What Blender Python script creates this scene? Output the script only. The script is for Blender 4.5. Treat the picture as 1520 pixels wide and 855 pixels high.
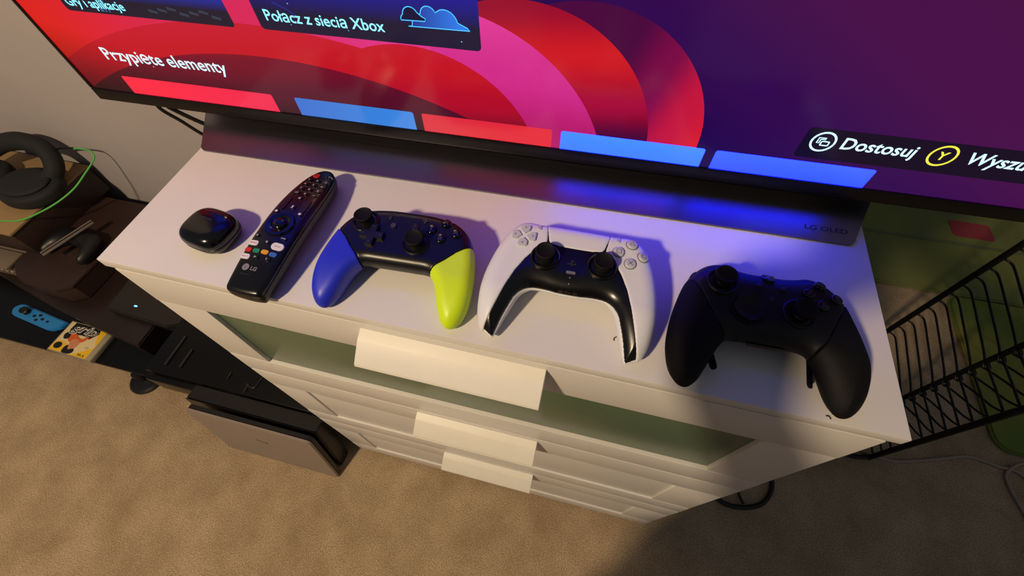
import bpy, bmesh, math, random
import numpy as np
from mathutils import Vector, Matrix
random.seed(4); np.random.seed(4)
for o in list(bpy.data.objects): bpy.data.objects.remove(o, do_unlink=True)
COL = bpy.context.scene.collection
SC = bpy.context.scene

# ------------------------------------------------------------------ camera, world, light, exposure
cd = bpy.data.cameras.new('camera'); cam = bpy.data.objects.new('camera', cd); COL.objects.link(cam)
cd.sensor_width = 36; cd.lens = 36*644.66/1520; cd.clip_start = .01
cam.matrix_world = Matrix(((.97000, -.19449, .14582, .4985), (.24237, .81990, -.51867, -.1562), (-.01868, .53845, .84245, 1.2363), (0, 0, 0, 1)))
SC.camera = cam
w = bpy.data.worlds.new('world'); SC.world = w; w.use_nodes = True
w.node_tree.nodes['Background'].inputs[0].default_value = (.88, .92, 1, 1)
w.node_tree.nodes['Background'].inputs[1].default_value = .115
def lamp(name, loc, power, col, size):
    l = bpy.data.lights.new(name, 'POINT'); l.energy = power; l.color = col; l.shadow_soft_size = size
    o = bpy.data.objects.new(name, l); o.location = loc; COL.objects.link(o); return o
lamp('ceiling_lamp', (-.50, -1.40, 2.40), 192, (1, .755, .47), .075)
SCREEN = 1.9
SC.view_settings.view_transform = 'Standard'; SC.view_settings.look = 'None'
SC.view_settings.exposure = 0.0; SC.view_settings.gamma = 1

# ------------------------------------------------------------------ materials
def lin(c): return tuple((x/12.92 if x <= .04045 else ((x+.055)/1.055)**2.4) for x in c)
MATS = {}
def mat(name, rgb, rough=.5, metal=0, spec=.5, noise=0, nscale=40, bump=0, bscale=300, emit=None, estr=1, coat=0, rgb2=None, aniso=0, trans=0):
    if name in MATS: return MATS[name]
    m = bpy.data.materials.new(name); m.use_nodes = True; nt = m.node_tree; b = nt.nodes['Principled BSDF']
    c = lin(rgb)+(1,)
    b.inputs['Base Color'].default_value = c; b.inputs['Roughness'].default_value = rough; b.inputs['Metallic'].default_value = metal
    b.inputs['Specular IOR Level'].default_value = spec; b.inputs['Coat Weight'].default_value = coat; b.inputs['Coat Roughness'].default_value = .08
    b.inputs['Transmission Weight'].default_value = trans
    tc = nt.nodes.new('ShaderNodeTexCoord')
    if noise or rgb2:
        n = nt.nodes.new('ShaderNodeTexNoise'); n.inputs['Scale'].default_value = nscale; n.inputs['Detail'].default_value = 4
        nt.links.new(tc.outputs['Object'], n.inputs['Vector'])
        mx = nt.nodes.new('ShaderNodeMix'); mx.data_type = 'RGBA'
        c2 = lin(rgb2)+(1,) if rgb2 else tuple(v*(1-noise) for v in c[:3])+(1,)
        mx.inputs[6].default_value = c; mx.inputs[7].default_value = c2
        rp = nt.nodes.new('ShaderNodeMapRange'); rp.inputs[1].default_value = .35; rp.inputs[2].default_value = .65
        nt.links.new(n.outputs['Fac'], rp.inputs[0]); nt.links.new(rp.outputs[0], mx.inputs[0]); nt.links.new(mx.outputs[2], b.inputs['Base Color'])
    if bump:
        n2 = nt.nodes.new('ShaderNodeTexNoise'); n2.inputs['Scale'].default_value = bscale; n2.inputs['Detail'].default_value = 3
        nt.links.new(tc.outputs['Object'], n2.inputs['Vector'])
        bp = nt.nodes.new('ShaderNodeBump'); bp.inputs['Strength'].default_value = bump; bp.inputs['Distance'].default_value = .002
        nt.links.new(n2.outputs['Fac'], bp.inputs['Height']); nt.links.new(bp.outputs[0], b.inputs['Normal'])
    if emit:
        b.inputs['Emission Color'].default_value = lin(emit)+(1,); b.inputs['Emission Strength'].default_value = estr
    MATS[name] = m; return m
M_WHITE = mat('white_foil', (.86, .85, .84), .38, noise=.04, nscale=9, bump=.05, bscale=500)
M_HANDLE = mat('white_painted_handle', (.88, .87, .84), .45, noise=.03, bump=.04, bscale=400)
M_GLASS = mat('frosted_green_glass', (.35, .43, .34), .30, spec=.6, noise=.12, nscale=5)
M_BLACK = mat('black_plastic', (.055, .055, .065), .42, bump=.05, bscale=900)
M_SMOKE = mat('smoky_black_plastic', (.045, .047, .062), .33, spec=.4)
M_GLOSS = mat('glossy_black_plastic', (.03, .03, .04), .16)
M_SATIN = mat('satin_black_plastic', (.035, .035, .042), .27)
M_RUB = mat('black_rubber', (.032, .033, .042), .66, spec=.22, bump=.12, bscale=1400)
M_MATTE = mat('matte_black_soft_touch', (.03, .03, .038), .5, spec=.35, bump=.03, bscale=900)
M_SHELL = mat('white_controller_plastic', (.86, .87, .90), .42, bump=.04, bscale=1200)
M_BTN = mat('clear_grey_button', (.74, .75, .80), .2)
M_MARK = mat('grey_print', (.42, .42, .46), .5)
M_PRINT = mat('white_print', (.85, .85, .87), .5)
M_FAINT = mat('faint_grey_print', (.24, .24, .26), .4)
M_CHROME = mat('dark_chrome', (.55, .55, .6), .15, metal=1)
M_BLUE = mat('blue_grip_plastic', (.13, .19, .80), .4, bump=.04, bscale=1200)
M_LIME = mat('lime_grip_plastic', (.80, .93, .12), .4, bump=.04, bscale=1200)
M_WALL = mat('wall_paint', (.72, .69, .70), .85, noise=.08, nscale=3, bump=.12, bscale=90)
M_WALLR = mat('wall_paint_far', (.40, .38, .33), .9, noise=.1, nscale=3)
M_BRUSH = mat('brushed_steel', (.50, .48, .52), .34, metal=1)
M_TVB = mat('black_metal_bezel', (.03, .03, .055), .35, spec=.3)
M_BROWN = mat('dark_brown_gloss', (.16, .115, .105), .34, noise=.35, nscale=6)
M_BROWN2 = mat('dark_brown_carton', (.20, .135, .12), .5, noise=.2, nscale=8)
M_BENCH = mat('black_gloss_board', (.05, .044, .042), .3, spec=.3, noise=.2, nscale=5)
M_TAN = mat('tan_cardboard', (.60, .49, .34), .8, noise=.12, nscale=12)
M_FABRIC = mat('black_padding', (.09, .10, .11), .8, bump=.3, bscale=400)
M_LAP = mat('grey_aluminium', (.62, .57, .54), .45, metal=.35, noise=.05)
M_WIRE = mat('black_wire', (.05, .052, .07), .32, metal=.2)
M_GREEN = mat('green_mat', (.44, .48, .29), .9, rgb2=(.50, .52, .27), nscale=5, bump=.5, bscale=120)
M_RED = mat('red_patch', (.60, .22, .27), .8, bump=.3, bscale=150)
M_SKIN = mat('skin', (.75, .56, .46), .5)
M_JEAN = mat('dark_cloth', (.15, .16, .2), .85, bump=.2)
M_HAIR = mat('brown_hair', (.2, .13, .09), .6, bump=.5)

def carpet():
    m = bpy.data.materials.new('beige_carpet'); m.use_nodes = True; nt = m.node_tree; b = nt.nodes['Principled BSDF']
    b.inputs['Roughness'].default_value = .95; b.inputs['Specular IOR Level'].default_value = .15
    tc = nt.nodes.new('ShaderNodeTexCoord')
    def noise(s, d=3, r=.6):
        n = nt.nodes.new('ShaderNodeTexNoise'); n.inputs['Scale'].default_value = s; n.inputs['Detail'].default_value = d; n.inputs['Roughness'].default_value = r
        nt.links.new(tc.outputs['Object'], n.inputs['Vector']); return n
    n1 = noise(330, 4, .75); n2 = noise(9, 3); n3 = noise(420, 2)
    cr = nt.nodes.new('ShaderNodeValToRGB'); nt.links.new(n1.outputs['Fac'], cr.inputs[0])
    cr.color_ramp.elements[0].position = .33; cr.color_ramp.elements[0].color = lin((.56, .47, .37))+(1,)
    cr.color_ramp.elements[1].position = .68; cr.color_ramp.elements[1].color = lin((.93, .83, .70))+(1,)
    cr2 = nt.nodes.new('ShaderNodeValToRGB'); nt.links.new(n2.outputs['Fac'], cr2.inputs[0])
    cr2.color_ramp.elements[0].position = .3; cr2.color_ramp.elements[0].color = (.70, .67, .64, 1)
    cr2.color_ramp.elements[1].position = .7; cr2.color_ramp.elements[1].color = (1, 1, 1, 1)
    mx = nt.nodes.new('ShaderNodeMix'); mx.data_type = 'RGBA'; mx.blend_type = 'MULTIPLY'; mx.inputs[0].default_value = 1
    nt.links.new(cr.outputs[0], mx.inputs[6]); nt.links.new(cr2.outputs[0], mx.inputs[7]); nt.links.new(mx.outputs[2], b.inputs['Base Color'])
    ad = nt.nodes.new('ShaderNodeMath'); ad.operation = 'ADD'; nt.links.new(n1.outputs['Fac'], ad.inputs[0]); nt.links.new(n3.outputs['Fac'], ad.inputs[1])
    bp = nt.nodes.new('ShaderNodeBump'); bp.inputs['Strength'].default_value = .7; bp.inputs['Distance'].default_value = .005
    nt.links.new(ad.outputs[0], bp.inputs['Height']); nt.links.new(bp.outputs[0], b.inputs['Normal'])
    return m
M_CARPET = carpet()
def brushed():
    m = M_BRUSH; nt = m.node_tree; b = nt.nodes['Principled BSDF']
    tc = [n for n in nt.nodes if n.type == 'TEX_COORD'][0]
    mp = nt.nodes.new('ShaderNodeMapping'); mp.inputs['Scale'].default_value = (6, 900, 900); nt.links.new(tc.outputs['Object'], mp.inputs[0])
    n = nt.nodes.new('ShaderNodeTexNoise'); n.inputs['Scale'].default_value = 1; n.inputs['Detail'].default_value = 3; nt.links.new(mp.outputs[0], n.inputs['Vector'])
    bp = nt.nodes.new('ShaderNodeBump'); bp.inputs['Strength'].default_value = .12; bp.inputs['Distance'].default_value = .0004
    nt.links.new(n.outputs['Fac'], bp.inputs['Height']); nt.links.new(bp.outputs[0], b.inputs['Normal'])
    mr = nt.nodes.new('ShaderNodeMapRange'); mr.inputs[3].default_value = .28; mr.inputs[4].default_value = .40
    nt.links.new(n.outputs['Fac'], mr.inputs[0]); nt.links.new(mr.outputs[0], b.inputs['Roughness'])
brushed()

# ------------------------------------------------------------------ helpers
def link(name, me, m=None, parent=None, smooth=False):
    if m: me.materials.append(m)
    o = bpy.data.objects.new(name, me); COL.objects.link(o)
    if parent: o.parent = parent
    if smooth:
        for p in me.polygons: p.use_smooth = True
    return o
def tag(o, label, cat, group=None):
    o['label'] = label; o['category'] = cat
    if group: o['group'] = group
    return o
def thing(name, label, cat, loc=(0, 0, 0), rz=0, group=None):
    o = bpy.data.objects.new(name, None); COL.objects.link(o); o.location = loc; o.rotation_euler = (0, 0, rz); o.empty_display_size = .05
    return tag(o, label, cat, group)
def bm_obj(name, bm, m, parent=None, smooth=False, loc=None, rot=None, sm_angle=None):
    me = bpy.data.meshes.new(name); bmesh.ops.recalc_face_normals(bm, faces=bm.faces[:]); bm.to_mesh(me); bm.free()
    o = link(name, me, m, parent, smooth)
    if sm_angle is not None:
        for p in me.polygons: p.use_smooth = True
        me.set_sharp_from_angle(angle=math.radians(sm_angle))
    if loc: o.location = loc
    if rot: o.rotation_euler = rot
    return o
def box(name, lo, hi, m, parent=None, bev=.001, seg=2, kind=None):
    bm = bmesh.new(); bmesh.ops.create_cube(bm, size=1)
    for v in bm.verts: v.co = Vector([(lo[i]+hi[i])/2 + v.co[i]*(hi[i]-lo[i]) for i in range(3)])
    if bev: bmesh.ops.bevel(bm, geom=bm.edges[:]+bm.verts[:], offset=bev, segments=seg, affect='EDGES', profile=.6)
    o = bm_obj(name, bm, m, parent, sm_angle=35)
    if kind: o['kind'] = kind
    return o
def prism(name, poly, z0, z1, m, parent=None, bev=0, loc=None, rot=None):
    bm = bmesh.new(); vs = [bm.verts.new((x, y, z0)) for x, y in poly]; f = bm.faces.new(vs)
    r = bmesh.ops.extrude_face_region(bm, geom=[f])
    for v in r['geom']:
        if isinstance(v, bmesh.types.BMVert): v.co.z = z1
    if bev:
        es = [e for e in bm.edges if len(e.link_faces) == 2 and e.calc_face_angle(0) > .6]
        bmesh.ops.bevel(bm, geom=es, offset=bev, segments=2, affect='EDGES')
    return bm_obj(name, bm, m, parent, loc=loc, rot=rot, sm_angle=35)
def rrect(w, h, r, n=6, cx=0, cy=0):
    P = []
    for sx, sy, a0 in ((1, 1, 0), (-1, 1, 90), (-1, -1, 180), (1, -1, 270)):
        for i in range(n+1):
            a = math.radians(a0+90*i/n); P.append((cx+sx*(w/2-r)+r*math.cos(a), cy+sy*(h/2-r)+r*math.sin(a)))
    return P
def lathe(name, prof, m, parent=None, loc=None, rot=None, n=40, sx=1, sy=1):
    bm = bmesh.new(); rings = []
    for r, z in prof:
        rings.append([bm.verts.new((max(r, 1e-6)*math.cos(2*math.pi*i/n)*sx, max(r, 1e-6)*math.sin(2*math.pi*i/n)*sy, z)) for i in range(n)])
    for a, b in zip(rings, rings[1:]):
        for i in range(n): bm.faces.new((a[i], a[(i+1) % n], b[(i+1) % n], b[i]))
    bm.faces.new(rings[0]); bm.faces.new(rings[-1])
    bmesh.ops.remove_doubles(bm, verts=bm.verts[:], dist=1e-5)
    return bm_obj(name, bm, m, parent, loc=loc, rot=rot, sm_angle=40)
def catmull(P, n=8, closed=True):
    P = [np.array(p, float) for p in P]; out = []; N = len(P)
    for i in range(N if closed else N-1):
        if closed: a, b, c, d = P[i-1], P[i], P[(i+1) % N], P[(i+2) % N]
        else: a, b, c, d = P[max(i-1, 0)], P[i], P[i+1], P[min(i+2, N-1)]
        for k in range(n):
            t = k/n; out.append(.5*((2*b)+(c-a)*t+(2*a-5*b+4*c-d)*t*t+(3*b-a-3*c+d)*t**3))
    if not closed: out.append(P[-1])
    return out
def tube(name, pts, r, m, parent=None, sm=8, n=8, closed=False):
    P = [Vector(p) for p in (catmull(pts, sm, closed) if sm else pts)]
    bm = bmesh.new(); rings = []; up = Vector((0, 0, 1)); N = len(P)
    prev = None
    for i, p in enumerate(P):
        a = P[(i-1) % N] if (closed or i > 0) else P[0]; b = P[(i+1) % N] if (closed or i < N-1) else P[-1]
        t = (b-a).normalized()
        if prev is None:
            x = t.orthogonal().normalized()
        else:
            x = (prev-t*prev.dot(t)).normalized()
        prev = x; y = t.cross(x)
        rr = r(i/(N-1)) if callable(r) else r
        rings.append([bm.verts.new(p+(x*math.cos(2*math.pi*k/n)+y*math.sin(2*math.pi*k/n))*rr) for k in range(n)])
    for i in range(N if closed else N-1):
        a = rings[i]; b = rings[(i+1) % N]
        for k in range(n): bm.faces.new((a[k], a[(k+1) % n], b[(k+1) % n], b[k]))
    if not closed: bm.faces.new(rings[0]); bm.faces.new(rings[-1])
    return bm_obj(name, bm, m, parent, smooth=True)
def text(name, s, m, parent, width=None, height=None, org=(0, 0), z=0, ext=.0001, bold=0, shear=0, align='LEFT', frame=None):
    """flat lettering; returned mesh lies in local XY at height z; width in metres. frame: Matrix placed before parent space"""
    c = bpy.data.curves.new(name, 'FONT'); c.body = s; c.size = 1; c.extrude = 0; c.offset = bold; c.shear = shear; c.resolution_u = 3
    t = bpy.data.objects.new('tmp', c); COL.objects.link(t); bpy.context.view_layer.update()
    me = bpy.data.meshes.new_from_object(t.evaluated_get(bpy.context.evaluated_depsgraph_get())); bpy.data.objects.remove(t, do_unlink=True)
    co = np.array([v.co for v in me.vertices]); x0, x1 = co[:, 0].min(), co[:, 0].max(); y0, y1 = co[:, 1].min(), co[:, 1].max()
    sx = width/(x1-x0) if width else height/(y1-y0); sy = height/(y1-y0) if height else sx
    ox = -x0 if align == 'LEFT' else -(x0+x1)/2; oy = 0 if align == 'LEFT' else -(y0+y1)/2
    for v in me.vertices:
        p = Vector(((v.co.x+ox)*sx+org[0], (v.co.y+oy)*sy+org[1], z)); v.co = frame @ p if frame else p
    me.name = name
    return link(name, me, m, parent)

# ---- implicit surfaces: numpy surface nets
def smax(a, b, k):
    h = np.maximum(k-np.abs(a-b), 0)/k; return np.maximum(a, b)+h*h*k/4
def smin(a, b, k): return -smax(-a, -b, k)
def polyd(P, X, Y):
    P = np.array(P, float); d = np.full(X.shape, 1e9); s = np.ones(X.shape)
    for i in range(len(P)):
        a = P[i]; b = P[i-1]; e = b-a; wx = X-a[0]; wy = Y-a[1]
        t = np.clip((wx*e[0]+wy*e[1])/(e@e+1e-12), 0, 1)
        d = np.minimum(d, (wx-e[0]*t)**2+(wy-e[1]*t)**2)
        c1 = Y >= a[1]; c2 = Y < b[1]; c3 = e[0]*wy > e[1]*wx
        s = np.where((c1 & c2 & c3) | (~c1 & ~c2 & ~c3), -s, s)
    return s*np.sqrt(d)
class Grid:
    def __init__(s, lo, hi, h):
        s.lo = np.array(lo, float); s.h = h; s.n = [int((hi[i]-lo[i])/h)+2 for i in range(3)]
        ax = [lo[i]+h*np.arange(s.n[i]) for i in range(3)]
        s.X2, s.Y2 = np.meshgrid(ax[0], ax[1], indexing='ij'); s.Z = ax[2][None, None, :]; s.X = s.X2[:, :, None]; s.Y = s.Y2[:, :, None]
    def samp(s, F, p):
        q = (p-s.lo)/s.h; q = np.clip(q, 0, np.array(s.n)-1.001); i = q.astype(int); f = q-i; r = 0
        for a in (0, 1):
            for b in (0, 1):
                for c in (0, 1):
                    r = r+F[i[:, 0]+a, i[:, 1]+b, i[:, 2]+c]*(f[:, 0] if a else 1-f[:, 0])*(f[:, 1] if b else 1-f[:, 1])*(f[:, 2] if c else 1-f[:, 2])
        return r
    def mesh(s, F, name, m, parent=None, scale=.001, proj=2, zoff=0):
        F = np.broadcast_to(F, s.n).astype(float).copy()
        F[0] = F[-1] = 1; F[:, 0] = F[:, -1] = 1; F[:, :, 0] = F[:, :, -1] = 1
        n = np.array(s.n)-1; acc = np.zeros(tuple(n)+(3,)); cnt = np.zeros(tuple(n))
        cor = [(a, b, c) for a in (0, 1) for b in (0, 1) for c in (0, 1)]
        sl = lambda o: F[o[0]:o[0]+n[0], o[1]:o[1]+n[1], o[2]:o[2]+n[2]]
        for c in cor:
            for ax in range(3):
                if c[ax] == 0:
                    d = list(c); d[ax] = 1
                    A, B = sl(c), sl(d); k = (A < 0) != (B < 0); t = np.where(k, A/np.where(k, A-B, 1), 0)
                    cnt += k
                    for j in range(3): acc[..., j] += np.where(k, c[j]+(t if j == ax else 0), 0)
        msk = cnt > 0; idx = -np.ones(tuple(n), int); idx[msk] = np.arange(msk.sum())
        V = (np.argwhere(msk)+acc[msk]/cnt[msk][:, None])*s.h+s.lo
        Q = []
        S = F < 0
        for ax in range(3):
            o = [slice(1, n[i]) for i in range(3)]; o[ax] = slice(0, n[ax]); o2 = list(o); o2[ax] = slice(1, n[ax]+1)
            A, B = S[tuple(o)], S[tuple(o2)]; e = np.argwhere(A != B)
            inside = A[tuple(e.T)]
            base = e+np.array([0 if i == ax else 1 for i in range(3)])
            u, v = [(1, 2), (2, 0), (0, 1)][ax]; du = np.zeros(3, int); du[u] = 1; dv = np.zeros(3, int); dv[v] = 1
            q = np.stack([idx[tuple((base-x).T)] for x in (0*du, du, du+dv, dv)], 1)
            q[~inside] = q[~inside][:, ::-1]; Q.append(q)
        Q = np.concatenate(Q); Q = Q[(Q >= 0).all(1)]
        for _ in range(proj):
            f = s.samp(F, V); g = np.stack([(s.samp(F, V+d)-s.samp(F, V-d)) for d in np.eye(3)*s.h*.7], 1)/(1.4*s.h)
            gg = (g**2).sum(1)+1e-6; stp = g*np.clip(f/gg, -s.h*.5, s.h*.5)[:, None]; V = V-stp
        me = bpy.data.meshes.new(name); V = V*scale; V[:, 2] += zoff; me.vertices.add(len(V)); me.vertices.foreach_set('co', V.ravel())
        me.loops.add(Q.size); me.loops.foreach_set('vertex_index', Q.ravel()); me.polygons.add(len(Q)); me.polygons.foreach_set('loop_start', np.arange(0, Q.size, 4)); me.update(calc_edges=True); me.validate()
        return link(name, me, m, parent, smooth=True)
    def top(s, F, x, y):
        i = int(round((x-s.lo[0])/s.h)); j = int(round((y-s.lo[1])/s.h)); c = F[i, j]; k = np.where(c < 0)[0]
        if len(k) == 0: return None
        k = k[-1]; t = c[k]/(c[k]-c[k+1]) if k+1 < len(c) else 0
        return s.lo[2]+(k+t)*s.h
    def place(s, F, x, y, e=3):
        z = s.top(F, x, y); zx = (s.top(F, x+e, y) or z)-(s.top(F, x-e, y) or z); zy = (s.top(F, x, y+e) or z)-(s.top(F, x, y-e) or z)
        nrm = Vector((-zx/(2*e), -zy/(2*e), 1)).normalized()
        q = Vector((0, 0, 1)).rotation_difference(nrm)
        return Vector((x, y, z))*.001, q
def put(o, pq, up=0):
    o.rotation_mode = 'QUATERNION'; o.rotation_quaternion = pq[1]; o.location = pq[0]+pq[1] @ Vector((0, 0, up)); return o
def mirror(P): return P+[(-x, y) for x, y in reversed(P) if x > .01]

# ------------------------------------------------------------------ setting
def struct(o): o['kind'] = 'structure'; return o
struct(box('floor', (-4, -3.2, -.05), (4.2, 2.6, 0), M_CARPET, bev=0))
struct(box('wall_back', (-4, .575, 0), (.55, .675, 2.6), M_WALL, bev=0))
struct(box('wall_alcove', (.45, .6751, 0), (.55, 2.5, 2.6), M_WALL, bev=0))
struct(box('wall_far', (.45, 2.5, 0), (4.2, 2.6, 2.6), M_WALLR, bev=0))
struct(box('baseboard_back', (-4, .559, 0), (.55, .5749, .09), M_WHITE, bev=.003))

# ------------------------------------------------------------------ chest of drawers
W, D, H = .78, .41, .875
ch = thing('chest_of_drawers', 'white three-drawer chest with a frosted green glass top drawer, under the television', 'chest of drawers')
box('top_panel', (0, 0, H-.0125), (W, D, H), M_WHITE, ch, .0011)
for x0 in (.0095, W-.0275):
    box('side_panel', (x0, .004, 0), (x0+.018, D-.004, H-.0125), M_WHITE, ch, .0007)
box('back_panel', (.0275, D-.012, .02), (W-.0275, D-.006, H-.0125), M_WHITE, ch, .0005)
box('plinth', (.0275, .012, 0), (W-.0275, .03, .05), M_WHITE, ch, .0007)
for k in range(3):
    zt = .8608-.2808*k; zb = zt-.2778; x0, x1 = .0095, W-.0095; st = .067
    zr0 = zt-.066; zr1 = zb+.0575; T = .018
    dr = box('drawer', (.032, .03, zb+.02), (W-.032, D-.03, zt-.03), M_WHITE, ch, .0007)
    box('top_rail', (x0, 0, zr0), (x1, T, zt), M_WHITE, dr, .0014)
    box('bottom_rail', (x0, 0, zb), (x1, T, zr1), M_WHITE, dr, .0014)
    for a, b in ((x0, x0+st), (x1-st, x1)): box('stile', (a, 0.0005, zr1+.0004), (b, T, zr0-.0004), M_WHITE, dr, .0010)
    dep = .0058 if k == 0 else .0035
    box('glass_pane' if k == 0 else 'front_panel', (x0+st-.004, dep, zr1-.004), (x1-st+.004, dep+.004, zr0+.004), M_GLASS if k == 0 else M_WHITE, dr, .0004)
    if k == 0: dr['label'] = 'top drawer with a frosted green glass pane'
    # lip handle: a bent board that juts out under the drawer's top edge
    prof = [(0.0, zt-.0085), (-.011, zt-.0135), (-.031, zt-.030), (-.0325, zt-.0335), (-.030, zt-.0350), (-.019, zt-.0275), (-.006, zt-.0245), (0.0, zt-.032)]
    bm = bmesh.new(); hx0, hx1 = .2955, .4855
    A = [bm.verts.new((hx0, y, z)) for y, z in prof]; B = [bm.verts.new((hx1, y, z)) for y, z in prof]
    for i in range(len(prof)): bm.faces.new((A[i], A[(i+1) % len(prof)], B[(i+1) % len(prof)], B[i]))
    bm.faces.new(A); bm.faces.new(B); bmesh.ops.bevel(bm, geom=bm.edges[:], offset=.0006, segments=1, affect='EDGES')
    bm_obj('handle', bm, M_HANDLE, dr, sm_angle=30)
for i, (x, y, l, a) in enumerate(((.5411, .0344, .0045, 70), (.7181, .0037, .004, -30))):
    t = [(-l/2, 0, .0003), (-l*.1, l*.25, .0006), (l/2, 0, .0003)]
    o = tube('crumb', t, .0005, mat('brown_fleck', (.22, .15, .10), .8), sm=4, n=5); o.location = (x, y, H+.0003); o.rotation_euler.z = math.radians(a)
    tag(o, ['tiny dark fleck on the white chest top between the white and black controllers', 'tiny dark fleck at the front edge of the chest top beside the black controller'][i], 'fleck')

# ------------------------------------------------------------------ television
YAW = math.radians(1.6); TW, TH = 1.071, .615
tv = thing('television', 'large flat television with a red and purple menu on its screen, on the chest', 'television', (-.145, .206, .906), YAW)
box('back_panel', (.004, .003, .002), (TW-.004, .008, TH-.002), M_TVB, tv, .001)
box('rear_housing', (.12, .008, .01), (TW-.12, .045, .32), M_TVB, tv, .006)
E = {}
for nme, lo, hi in (('bottom_bezel', (0, -.001, 0), (TW, .006, .0155)), ('top_bezel', (0, -.001, TH-.008), (TW, .006, TH)), ('side_bezel', (0, -.001, .0158), (.0045, .006, TH-.0083)), ('side_bezel', (TW-.0045, -.001, .0158), (TW, .006, TH-.0083))):
    box(nme, lo, hi, M_TVB, tv, .0012)
def screen_mat():
    m = bpy.data.materials.new('screen_wallpaper'); m.use_nodes = True; nt = m.node_tree; b = nt.nodes['Principled BSDF']
    b.inputs['Base Color'].default_value = (.004, .004, .006, 1); b.inputs['Roughness'].default_value = .14; b.inputs['Specular IOR Level'].default_value = .28
    tc = nt.nodes.new('ShaderNodeTexCoord'); sp = nt.nodes.new('ShaderNodeSeparateXYZ'); nt.links.new(tc.outputs['Object'], sp.inputs[0])
    def math_(op, a, b_=None, clamp=False):
        n = nt.nodes.new('ShaderNodeMath'); n.operation = op; n.use_clamp = clamp
        for i, v in enumerate((a, b_)):
            if v is None: continue
            if isinstance(v, (int, float)): n.inputs[i].default_value = v
            else: nt.links.new(v, n.inputs[i])
        return n.outputs[0]
    U, V = sp.outputs['X'], sp.outputs['Z']
    def dist(cx, cy):
        return math_('SQRT', math_('ADD', math_('POWER', math_('SUBTRACT', U, cx), 2), math_('POWER', math_('SUBTRACT', V, cy), 2)))
    def ramp(val, lo, hi, cols):
        mr = nt.nodes.new('ShaderNodeMapRange'); mr.inputs[1].default_value = lo; mr.inputs[2].default_value = hi; nt.links.new(val, mr.inputs[0])
        r = nt.nodes.new('ShaderNodeValToRGB'); nt.links.new(mr.outputs[0], r.inputs[0]); r.color_ramp.interpolation = 'EASE'
        while len(r.color_ramp.elements) < len(cols): r.color_ramp.elements.new(.5)
        for i, c in enumerate(cols): r.color_ramp.elements[i].position = i/(len(cols)-1); r.color_ramp.elements[i].color = lin(c)+(1,)
        return r.outputs[0]
    def mix(f, a, b_):
        n = nt.nodes.new('ShaderNodeMix'); n.data_type = 'RGBA'; nt.links.new(f, n.inputs[0]); nt.links.new(a, n.inputs[6]); nt.links.new(b_, n.inputs[7]); return n.outputs[2]
    def inside(d, r): return math_('LESS_THAN', d, r)
    # background: deep blue-violet rising to plum
    bg = ramp(math_('ADD', math_('MULTIPLY', U, .55), V), .42, .72, [(.09, .0, .30), (.20, .02, .32), (.29, .04, .30), (.30, .05, .27)])
    d5 = dist(.6101, .0404); col5 = ramp(math_('SUBTRACT', U, math_('MULTIPLY', V, .35)), .60, .725, [(.30, .02, .25), (.50, .02, .28), (.80, .08, .25), (.90, .10, .16)])
    c = mix(inside(d5, .1213), bg, col5)
    d4 = dist(.5507, .026); col4 = ramp(math_('SUBTRACT', V, math_('MULTIPLY', U, .1)), -.03, .10, [(.28, .0, .20), (.68, .02, .18), (.84, .10, .14), (.62, .03, .18)])
    c = mix(inside(d4, .1327), c, col4)
    d3 = dist(.4675, -.0277); col3 = ramp(V, .03, .16, [(.74, .10, .42), (.86, .18, .56), (.93, .25, .63)])
    c = mix(inside(d3, .1774), c, col3)
    # the broad bands that sweep left across the screen
    dL = dist(.2737, -.4966); far = ramp(V, .03, .20, [(.72, .02, .12), (.82, .09, .22), (.86, .18, .40)])
    d2 = dist(.4408, -.0223)
    in2 = inside(d2, .1334)
    leftband = math_('MULTIPLY', math_('LESS_THAN', U, .47), inside(dL, .6120))
    pk = ramp(U, 0, .5, [(.90, .12, .10), (.88, .15, .35), (.92, .22, .58)])
    lefthalf = math_('LESS_THAN', U, .4675)
    c = mix(math_('MULTIPLY', lefthalf, inside(dL, .70)), c, pk)
    red = ramp(math_('ADD', V, math_('MULTIPLY', U, -.06)), -.01, .10, [(.45, .0, .12), (.72, .03, .16), (.80, .07, .14), (.82, .10, .20)])
    c = mix(math_('MAXIMUM', in2, leftband), c, red)
    dark = ramp(math_('ADD', V, math_('MULTIPLY', U, -.08)), -.02, .09, [(.16, .03, .12), (.35, .03, .15), (.48, .04, .16), (.78, .08, .10)])
    c = mix(inside(dL, .5794), c, dark)
    # dim lower left corner
    vg = nt.nodes.new('ShaderNodeMapRange'); vg.inputs[1].default_value = .004; vg.inputs[2].default_value = .10; vg.inputs[3].default_value = .10; vg.inputs[4].default_value = 1
    nt.links.new(math_('ADD', V, math_('MULTIPLY', U, .22)), vg.inputs[0])
    mu = nt.nodes.new('ShaderNodeMix'); mu.data_type = 'RGBA'; mu.blend_type = 'MULTIPLY'; mu.inputs[0].default_value = 1
    hi = nt.nodes.new('ShaderNodeMapRange'); hi.inputs[1].default_value = .19; hi.inputs[2].default_value = .30; nt.links.new(V, hi.inputs[0])
    ind = nt.nodes.new('ShaderNodeRGB'); ind.outputs[0].default_value = lin((.14, .03, .42))+(1,)
    c = mix(hi.outputs[0], c, ind.outputs[0])
    nt.links.new(c, mu.inputs[6]); nt.links.new(vg.outputs[0], mu.inputs[7])
    nt.links.new(mu.outputs[2], b.inputs['Emission Color']); b.inputs['Emission Strength'].default_value = .9
    return m
scr = box('screen', (.0045, .0005, .0155), (TW-.0045, .003, TH-.008), screen_mat(), tv, 0)
FR = Matrix(((1, 0, 0, 0), (0, 0, 1, 0), (0, 1, 0, 0), (0, 0, 0, 1)))   # XY -> XZ, layer height goes to -Y through z<0
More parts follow.
